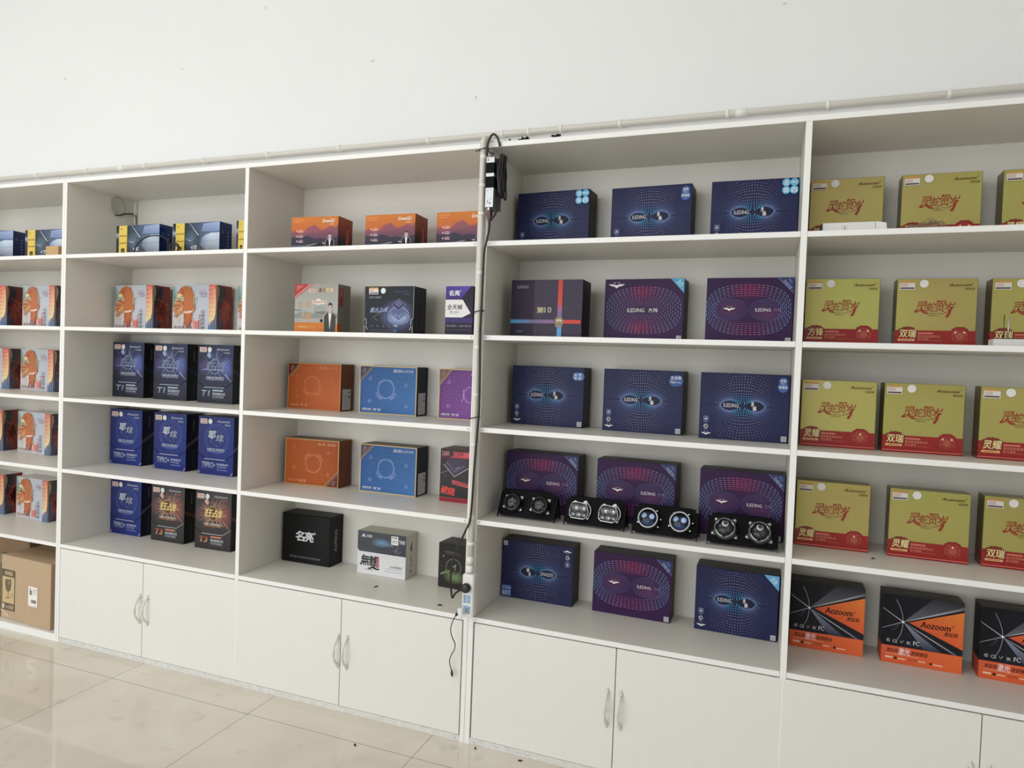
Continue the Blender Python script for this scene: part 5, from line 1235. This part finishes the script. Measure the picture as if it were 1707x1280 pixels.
# ------------------------------------------------------------------ headlamp lens displays on the fourth shelf
def ell(pts, xf): return [tuple(xf @ Vector(p)) for p in pts]
def bracket(par, w=.242):
    """black folded sheet stand: leaning face plate, side cheeks, turned-out feet"""
    mb = MB(); t = .0016; lean = .042; H = .108
    def plate(x0, x1, a, b):                       # a..b along the slope (0..1)
        y = lambda s: .0 + lean * s; z = lambda s: .008 + (H - .008) * s
        mb.add([(x0, y(a), z(a)), (x1, y(a), z(a)), (x1, y(b), z(b)), (x0, y(b), z(b)), (x0, y(a) + t, z(a)), (x1, y(a) + t, z(a)), (x1, y(b) + t, z(b)), (x0, y(b) + t, z(b))],
               [(0, 1, 2, 3), (7, 6, 5, 4), (0, 4, 5, 1), (1, 5, 6, 2), (2, 6, 7, 3), (3, 7, 4, 0)], BLACKSHEET)
    plate(-w / 2 + .012, w / 2 - .012, 0, 1)
    mb.box(-w / 2 + .026, w / 2 - .026, lean, lean + .014, H - t, H, BLACKSHEET, .0004)
    for sg in (-1, 1):
        x = sg * w / 2
        prof = [(-.004, 0), (.004, 0), (.010, .012), (.060, .012), (.074, 0), (.086, 0), (.052, H - .012), (lean - .002, H - .012), (-.002, .014)]
        o = len(mb.v)
        for dx in (0, -sg * t): mb.v += [(x + dx, y, z) for y, z in prof]
        n = len(prof); mb.face(range(o, o + n), BLACKSHEET); mb.face([o + n + k for k in range(n)][::-1], BLACKSHEET)
        for k in range(n): mb.face((o + k, o + (k + 1) % n, o + n + (k + 1) % n, o + n + k), BLACKSHEET)
        mb.add([(x, 0, .012), (x - sg * .013, 0, .012), (x - sg * .013, lean, H - .012), (x, lean, H - .012)], [(0, 1, 2, 3)], BLACKSHEET)
    return mb.build('bracket', par)
def unit_frame(x, zc=.056):
    """frame of a lens unit: local +Z points out of the leaning plate"""
    a = math.atan2(.042, .1)
    y = .042 * (zc - .008) / .1
    return Matrix.Translation((x, y - .0005, zc)) @ Matrix.Rotation(math.pi / 2 + a * 1.0, 4, 'X').inverted() @ Matrix.Rotation(math.pi, 4, 'Y') if False else Matrix.Translation((x, y - .0005, zc)) @ Matrix.Rotation(math.pi / 2 - a, 4, 'X')
def ears(mb, xf, R, mat, angs, out=.011):
    for a in angs:
        a = math.radians(a); c, s = math.cos(a), math.sin(a); n = Vector((-s, c, 0)); d = Vector((c, s, 0))
        q = [d * (R - .004) + n * .010, d * (R + out * .5) + n * .0075, d * (R + out) + n * .003, d * (R + out) - n * .003, d * (R + out * .5) - n * .0075, d * (R - .004) - n * .010]
        lo = [Vector((p.x, p.y, .003)) for p in q]; hi = [Vector((p.x, p.y, .007)) for p in q]
        mb.add([xf @ p for p in lo + hi], [tuple(range(6))[::-1], tuple(range(6, 12))] + [(k, (k + 1) % 6, 6 + (k + 1) % 6, 6 + k) for k in range(6)], mat)
        mb.lathe([(.0034, .007), (.0034, .0086), (.0024, .0092), (0, .0092)], CHROME, 10, xf @ Matrix.Translation(tuple(d * (R + out * .55))))
def dome(mb, xf, R, h, mat, z0, n=36):
    prof = [(R, z0), (R, z0 + .003)] + [(R * math.cos(t), z0 + .003 + h * math.sin(t)) for t in [math.pi / 2 * k / 7 for k in range(1, 7)]] + [(0, z0 + .003 + h)]
    mb.lathe(prof, mat, n, xf, cap=False)
def bowl(mb, xf, R, z0, mats, depth=.016):
    mb.lathe([(R, z0), (R * .9, z0 - depth * .35), (R * .62, z0 - depth * .8), (R * .3, z0 - depth), (0, z0 - depth)], mats, 30, xf, cap=False)
def lens_unit(par, x, style):
    xf = unit_frame(x); u = MB()
    if style == 'dark':
        R = .030
        u.lathe([(R + .006, 0), (R + .006, .020), (R + .003, .026), (R, .028), (R - .002, .024)], DARKMETAL, 32, xf, cap=False); ears(u, xf, R + .006, GREYMETAL, (38, 142, 325, 205), .012)
        h = u.build('lens_housing', par); h['label'] = 'dark metal housing with grey ears'
        b = MB(); b.lathe([(R - .001, .0275), (R + .0025, .028), (R + .0025, .0305), (R - .001, .031)], GREYMETAL, 32, xf, cap=False); b.build('bezel_ring', h)
        r = MB(); bowl(r, xf, R - .002, .026, BOWLD)
        for k in range(5): r.lathe([(.0035, 0), (.002, .003), (0, .0034)], CHROME, 8, xf @ Matrix.Translation((.017 * math.cos(k * 1.3 + .4), .017 * math.sin(k * 1.3 + .4), .0175)))
        r.build('reflector', h); l = MB(); dome(l, xf, R - .0015, .013, LENS, .0275); l.build('lens', h)
    elif style == 'clear':
        w_, h_ = .034, .030
        out = [(-w_, -.018), (-.026, -h_), (.018, -h_ - .002), (.030, -.024), (w_ + .001, -.008), (w_ - .004, .012), (.022, .024), (-.008, .028), (-w_ + .006, .026), (-w_ - .002, .006)]
        out = [(a_ * 1.10, b_ * 1.10) for a_, b_ in out]; n = len(out)
        for mat, z0, z1, k0, k1 in ((DARKMETAL, 0, .0125, 1.02, 1.0),):
            u.add([xf @ Vector((a * k0, b * k0, z0)) for a, b in out] + [xf @ Vector((a * k1, b * k1, z1)) for a, b in out], [tuple(range(n))[::-1], tuple(range(n, 2 * n))] + [(i, (i + 1) % n, n + (i + 1) % n, n + i) for i in range(n)], mat)
        ears(u, xf, .036, SILVER, (62, 128, 322, 208), .010)
        arc = [xf @ Vector((.043 * math.cos(t), .040 * math.sin(t), .010)) for t in [math.radians(-30 + 9 * k) for k in range(11)]]
        u.tube(arc, .0030, SILVER, 8)
        h = u.build('lens_housing', par); h['label'] = 'faceted housing with silver mounting arms'
        b = MB(); b.tube([xf @ Vector((a * .97, b_ * .97, .0215)) for a, b_ in out], .0016, CHROME, 8, closed=True); b.build('bezel_ring', h)
        r = MB()
        for cx, cy, rr in ((-.0155, .007, .0130), (.0155, .007, .0130), (0, -.0185, .010), (.021, -.019, .008), (-.022, -.0185, .008)): bowl(r, xf @ Matrix.Translation((cx, cy, 0)), rr * 1.1, .0235, CLEARBOWL, .009)
        r.box(-.0006, .0006, -.0006, .0006, 0, 0, CHROME) if False else None
        r.tube([xf @ Vector((0, .024, .0245)), xf @ Vector((0, -.006, .0245))], .0009, CHROME, 6); r.build('reflector', h)
        l = MB(); z0, z1 = .0225, .033
        l.add([xf @ Vector((a * .94, b_ * .94, z0)) for a, b_ in out] + [xf @ Vector((a * .90, b_ * .90, z1 - .003)) for a, b_ in out] + [xf @ Vector((a * .70, b_ * .70, z1)) for a, b_ in out],
              [tuple(range(n))[::-1], tuple(range(2 * n, 3 * n))] + [(i, (i + 1) % n, n + (i + 1) % n, n + i) for i in range(n)] + [(n + i, n + (i + 1) % n, 2 * n + (i + 1) % n, 2 * n + i) for i in range(n)], LENS)
        l.build('lens', h)
    elif style == 'ring':
        R = .0345
        u.lathe([(R + .004, 0), (R + .004, .022), (R + .001, .030), (R - .002, .030)], BLACKP, 36, xf, cap=False); ears(u, xf, R + .003, BLACKSHEET, (52, 128, 325, 200, 5), .010)
        h = u.build('lens_housing', par); h['label'] = 'black housing with silver screws'
        b = MB(); b.lathe([(R - .002, .030), (R + .0015, .0315), (R + .0032, .0345), (R + .0015, .0365), (R - .0015, .0362), (R - .003, .034)], SILVER, 40, xf, cap=False); b.build('bezel_ring', h)['label'] = 'bright silver bezel ring'
        r = MB(); bowl(r, xf, R - .003, .031, BOWLD, .02); r.add([xf @ Vector(((R - .005) * math.cos(t), (R - .005) * math.sin(t), .029)) for t in [math.radians(a_) for a_ in range(205, 336, 13)]], [tuple(range(11))], BLUEB)
        r.lathe([(0, .0305), (.010, .0300), (.0112, .0285)], plain('pale_reflector', (.62, .64, .66), .3), 20, xf @ Matrix.Translation((-.018, .010, -.004)))
        r.lathe([(0, .0305), (.0095, .0300), (.0105, .0285)], plain('bright_reflector', (.86, .88, .92), .25), 20, xf @ Matrix.Translation((.013, .008, -.004))); r.build('reflector', h)
        l = MB(); dome(l, xf, R - .003, .014, LENSB, .0325); l.build('lens', h)
    else:
        R = .0350
        u.lathe([(R + .005, 0), (R + .005, .018), (R + .002, .026), (R - .002, .026)], GREYMETAL, 36, xf, cap=False); ears(u, xf, R + .004, GREYMETAL, (48, 136, 325, 204), .013)
        h = u.build('lens_housing', par); h['label'] = 'grey metal housing with mounting ears'
        b = MB(); b.lathe([(R - .005, .0275), (R - .001, .0285), (R + .003, .0300), (R + .001, .0330), (R - .003, .0325), (R - .006, .030)], GREYMETAL, 40, xf, cap=False)
        for a0, a1 in ((195, 262), (278, 345), (20, 50), (130, 160)): b.tube([xf @ Vector(((R - .0045) * math.cos(math.radians(t)), (R - .0045) * math.sin(math.radians(t)), .0325)) for t in range(a0, a1 + 1, 7)], .0014, CHROME, 6)
        b.build('bezel_ring', h); r = MB(); bowl(r, xf, R - .005, .028, BOWLD, .018)
        r.lathe([(0, .030), (.006, .0298), (.0112, .029), (.0122, .027)], plain('pale_shutter', (.66, .65, .60), .3), 20, xf @ Matrix.Translation((0, .017, -.003))); r.lathe([(.0052, .0300), (.0065, .0306), (.0078, .0300)], GREYMETAL, 18, xf @ Matrix.Translation((.001, .019, -.0025)))
        for k in range(5): r.tube([xf @ Vector((-.020 + .002 * k, .004 - .003 * k, .024)), xf @ Vector((-.012 + .002 * k, .002 - .003 * k, .024))], .0008, GREYMETAL, 5)
        r.build('reflector', h); l = MB(); dome(l, xf, R - .0055, .011, LENS, .029); l.build('lens', h)
for (xc, yc, w, style, rz, lb) in ((2.5185, .094, .242, 'dark', -.03, 'display stand with two small dark round lenses, leftmost of the row nearest the conduit'),
                                   (2.797, .087, .238, 'clear', -.03, 'display stand with two clear faceted lenses in silver frames'),
                                   (3.0655, .072, .238, 'ring', -.05, 'display stand with two round lenses ringed in bright silver'),
                                   (3.3385, .052, .238, 'grey', -.03, 'display stand with two grey-ringed round lenses, rightmost of the row beside the divider')):
    s = tag(empty('lens_display_stand', (xc, yc, Z4 + .0006), rz), lb, 'headlamp lens display', 'headlamp lens displays'); bracket(s, w)
    for dx in (-.058, .058): lens_unit(s, dx, style)

# ------------------------------------------------------------------ small things
# big cardboard box on the open base of the leftmost unit
bw, bh, bd = .4043, .3468, .33
mb = MB(); mb.box(-bw / 2, bw / 2, 0, bd, 0, bh, CARD, .003); f = Face(mb, bw, bh)
f.mat = STICK; dk = C(92, 78, 62)
f.line([(.0, .13), (.06, .09), (.15, .06)], .008, C(196, 176, 146)) ; f.line([(.02, .05), (.16, .055)], .004, C(196, 176, 146))
t = Face(mb, bw, bd, 'T', bh, CARD); t.mat = CARDT; t.rect(0, .485, 1, .515, (.3, .2, .1))
cb = mb.build('cardboard_box'); place(cb, -.2590, .0257, Z6, -.0395, 'big brown cardboard box with a fragile mark, standing at floor level on the left', 'box')
def frag(f):
    f.rect(.015, .14, .29, .78, dk); f.rect(.03, .255, .275, .665, C(186, 162, 118))
    f.poly([(.085, .62), (.215, .64), (.215, .54), (.20, .47), (.165, .43), (.135, .43), (.10, .47), (.085, .54)], C(104, 90, 72)); f.poly([(.14, .64), (.175, .59), (.15, .57), (.175, .53), (.163, .57), (.185, .59)], C(186, 162, 118)); f.line([(.152, .44), (.148, .34)], .005, C(104, 90, 72)); f.line([(.10, .325), (.19, .345)], .005, C(104, 90, 72))
    f.text('易碎物品', .075, .69, .24, .755, C(200, 180, 140), .02); f.text('小心轻放', .10, .165, .265, .23, C(200, 180, 140), .02); f.rect(.03, .16, .075, .235, C(206, 190, 160)); f.text('日', .215, .36, .245, .42, C(104, 90, 72))
part(cb, 'fragile_mark', frag, bw, bh, 'dark printed fragile mark with broken glass', lift=.001)
def ship(f):
    f.rect(.565, .295, .745, .60, C(224, 216, 208)); f.rect(.59, .545, .61, .575, C(90, 84, 80)); f.rect(.66, .55, .73, .562, C(190, 120, 110)); f.rect(.59, .47, .64, .54, C(120, 114, 110))
    for k in range(3): f.rect(.655, .49 + .02 * k, .73, .496 + .02 * k, C(160, 150, 146))
    for k in range(11): f.rect(.62 + .0095 * k, .35, .6245 + .0095 * k + .002 * (k % 3), .40, C(86, 80, 78))
    f.rect(.58, .312, .61, .32, C(200, 120, 110)); f.rect(.68, .312, .735, .32, C(200, 130, 120))
part(cb, 'shipping_label', ship, bw, bh, 'white shipping label', lift=.001)
part(cb, 'paper_scrap', lambda f: f.poly([(.70, .42), (.80, .60), (1.0, .56), (.98, .40)], C(196, 180, 160)), bw, bd, 'pale paper scrap on the lid', 'T', bh, lift=.001)
mb = MB(); mb.box(-.16, .16, 0, .20, 0, .415, CARDT, .003); o = mb.build('cardboard_box'); place(o, -.63, .17, Z6, .12, 'darker tall cardboard box behind and left of the big one', 'box')
mb = MB(); mb.box(-.10, .10, 0, .12, 0, .30, plain('cream_card', (.50, .44, .30), .6), .003); f = Face(mb, .2, .3, mat=STICK); f.rect(0, .70, 1, 1, C(22, 20, 20)); f.rect(0, .52, 1, .58, C(40, 36, 34)); f.rect(0, .64, 1, .67, C(90, 40, 40)); f.rect(0, .0, 1, .22, C(24, 22, 26)); f.rect(0, .06, .98, .12, C(190, 40, 90)); o = mb.build('cream_carton'); place(o, -.575, .035, Z6, -.02, 'cream and black carton squeezed left of the big cardboard box', 'box')

# crumpled sheet and tan box on the leftmost top shelf
def crumple(name, pts_w, pts_d, hgt, seed, mat, loc, label, cat, nx=12, ny=7):
    rnd = random.Random(seed); bm = bmesh.new(); vs = []
    for j in range(ny + 1):
        for i in range(nx + 1):
            u, v = i / nx, j / ny; e = min(u, 1 - u, v, 1 - v)
            z = .0012 + hgt * min(1, e * 4) * (.35 + .65 * rnd.random()) * (.5 + .5 * math.sin(3.1 * u + seed))
            vs.append(bm.verts.new(((u - .5) * pts_w + rnd.uniform(-.006, .006), (v - .5) * pts_d + rnd.uniform(-.006, .006), z)))
    for j in range(ny):
        for i in range(nx):
            a, b, c, d_ = vs[j * (nx + 1) + i], vs[j * (nx + 1) + i + 1], vs[(j + 1) * (nx + 1) + i + 1], vs[(j + 1) * (nx + 1) + i]
            bm.faces.new((a, b, c)); bm.faces.new((a, c, d_))
    mb = MB(); mb.from_bm(bm, mat); o = mb.build(name); o.location = loc; m = o.modifiers.new('thickness', 'SOLIDIFY'); m.thickness = .0006
    return tag(o, label, cat)
PAPER = plain('white_paper', (.78, .77, .75), .6)
crumple('crumpled_paper', .30, .085, .030, 2, PAPER, (-.80, .055, Z1 + .0008), 'crumpled white paper along the left end of the top shelf', 'paper')
mb = MB(); mb.box(-.045, .045, 0, .05, 0, .055, plain('tan_card', (.55, .36, .16), .6), .002); f = Face(mb, .09, .055, mat=STICK); f.rect(.3, .0, .36, 1, C(190, 150, 90)); o = mb.build('small_carton'); place(o, -.142, .05, Z1, .03, 'small tan box at the right end of the leftmost top shelf', 'box')

# cords in front of the headlamp cartons
cc = tag(empty('wire_loop', (.46, .1, Z1 + .001)), 'stiff black wire arched in front of a blue and yellow carton', 'wire')
mb = MB(); mb.tube(smooth_path([(-.085, 0, .004), (-.078, .002, .035), (-.055, .004, .066), (-.015, .006, .090), (.035, .010, .100), (.09, .012, .095), (.13, .012, .070), (.145, .01, .03), (.148, .008, .004)], 6), .0034, RUBBER, 8); o = mb.build('bent_wire', cc)
cb2 = tag(empty('black_clamp', (.628, .105, Z1 + .004)), 'small black coiled clamp before the middle blue and yellow carton', 'clamp')
mb = MB(); mb.tube([(-.030, 0, .001 + .083 * k / 6) for k in range(7)], .0024, RUBBER, 8); mb.tube([(.012 + .026 * math.cos(t), .004 * math.sin(2 * t), .0285 + .0255 * math.sin(t)) for t in [2 * math.pi * k / 28 for k in range(28)]], .0045, RUBBER, 8, closed=True); mb.tube([(.012 + .014 * math.cos(t), .010, .030 + .014 * math.sin(t)) for t in [2 * math.pi * k / 20 for k in range(20)]], .003, RUBBER, 8, closed=True); mb.build('coil', cb2)

# round cap and wire stub high in the second unit
jc = tag(empty('junction_cap', (.0312, .285, 2.296)), 'round pale cap with a cut wire high on the left panel, second unit', 'junction cap')
mb = MB(); xf = Matrix.Rotation(math.pi / 2, 4, 'Y'); mb.lathe([(.050, .0002), (.0505, .004), (.044, .0075), (.041, .006), (0, .0065)], plain('yellowed_plastic', (.50, .49, .43), .35), 36, xf); mb.build('cap', jc)
mb = MB(); mb.tube(smooth_path([(.010, .02, -.040), (.014, .05, -.030), (.020, .082, -.025), (.03, .095, -.034)]), .004, plain('dark_red_wire', (.11, .03, .025), .5), 8); mb.tube([(.012, -.02, -.052), (.012, .02, -.046)], .003, RUBBER, 8); mb.tube([(.03, .095, -.034), (.032, .098, -.18), (.032, .098, -.307)], .0028, plain('dark_wire', (.06, .045, .04), .6), 8); mb.tube([(.03, .085, .049), (.03, .085, -.03)], .004, PVCW, 8); mb.build('wire', jc)

# flat white package and its clear bag on the top right shelf
fp = tag(empty('flat_package', (3.655, .06, Z1 + .0006), -.01), 'flat white package lying on the top shelf before a gold carton', 'package')
mb = MB(); mb.box(-.105, .055, 0, .11, 0, .036, plain('white_carton_board', (.74, .73, .72), .4), .0015); f = Face(mb, .21, .036, mat=STICK); f.rect(.28, .2, .285, .7, C(150, 148, 146)); f.rect(.31, .2, .33, .7, C(150, 148, 146)); f.rect(.35, .2, .355, .7, C(160, 158, 156)); mb.build('sleeve', fp)
mb = MB(); mb.box(-.110, -.1045, .002, .108, .001, .034, BLACKP, .001); mb.box(.0555, .083, .004, .106, .001, .033, BLACKP, .001); mb.build('tray', fp)['label'] = 'black inner tray end'
mb = MB(); mb.add([(.055, -.001, .036), (.085, -.004, .030), (.088, -.004, .004), (.055, -.001, .001)], [(0, 3, 2, 1)], plain('white_flap', (.76, .75, .73), .4)); o = mb.build('flap', fp); m = o.modifiers.new('thickness', 'SOLIDIFY'); m.thickness = .0008
crumple('plastic_bag', .17, .10, .050, 5, CLEAR, (3.835, .075, Z1 + .0012), 'crumpled clear plastic bag between the white package and the middle gold carton', 'bag', 14, 8)

# white pin modules on the second right shelf
for i, (x, lb) in enumerate(((4.095, 'white module with two tall pins at the left, before a gold carton'), (4.196, 'white module with a single tall pin, cut by the photo edge'))):
    m_ = tag(empty('pin_module', (x, .055, Z2 + .0006)), lb, 'electrical part', 'white pin modules')
    mb = MB(); mb.box(-.041, .041, 0, .055, 0, .023, plain('module_white', (.70, .68, .68), .35), .002)
    if i: mb.box(-.020, .012, -.0006, .002, .002, .008, BLACKP)
    mb.build('base', m_)
    mb = MB(); mb.box(-.036, .036, .006, .05, .023, .0255, BLACKP, .001); mb.build('socket_strip', m_)['label'] = 'black strip on top'
    for px, hh, r in (((-.010, .100, .0013), (.002, .092, .0022)) if not i else ((-.020, .094, .0013), (-.0135, .088, .0022))):
        mb = MB(); mb.tube([(px, .02, .025), (px, .02, hh)], r, SILVER if r > .002 else GREYMETAL, 8); mb.build('pin', m_)

# stray dark flakes on the floor and boards
FLAKE = plain('dark_flake', (.03, .028, .025), .8)
FLAKES = ((1.944, -.189, FLOOR_Z, .013, 'small dark flake on the floor tile below the left pair of handles'), (2.385, -.018, FLOOR_Z, .011, 'dark flake on the floor right at the joint of the two cabinets'),
          (2.575, -.026, FLOOR_Z, .013, 'dark flake on the floor against the skirting right of the joint'), (2.172, .06, Z5, .017, 'thin grey flake on the cabinet top beside the power strip'),
          (1.816, .144, Z5, .015, 'grey flake on the cabinet top before the white carton'), (3.762, .13, Z4, .010, 'dark flake on the fourth shelf between two gold cartons'))
for i, (x, y, z, sz, lb) in enumerate(FLAKES):
    rnd = random.Random(40 + i); mb = MB(); n = 9
    ring = [(sz * rnd.uniform(.5, 1.0) * math.cos(2 * math.pi * k / n), .45 * sz * rnd.uniform(.5, 1.0) * math.sin(2 * math.pi * k / n)) for k in range(n)]
    mb.add([(a, b_, 0) for a, b_ in ring] + [(a * .8, b_ * .8, .0022 + .002 * rnd.random()) for a, b_ in ring], [tuple(range(n))[::-1], tuple(range(n, 2 * n))] + [(k, (k + 1) % n, n + (k + 1) % n, n + k) for k in range(n)], FLAKE)
    o = mb.build('debris_flake', None, (x, y, z + .0004), rnd.uniform(0, 3)); tag(o, lb, 'debris', 'stray dark flakes')
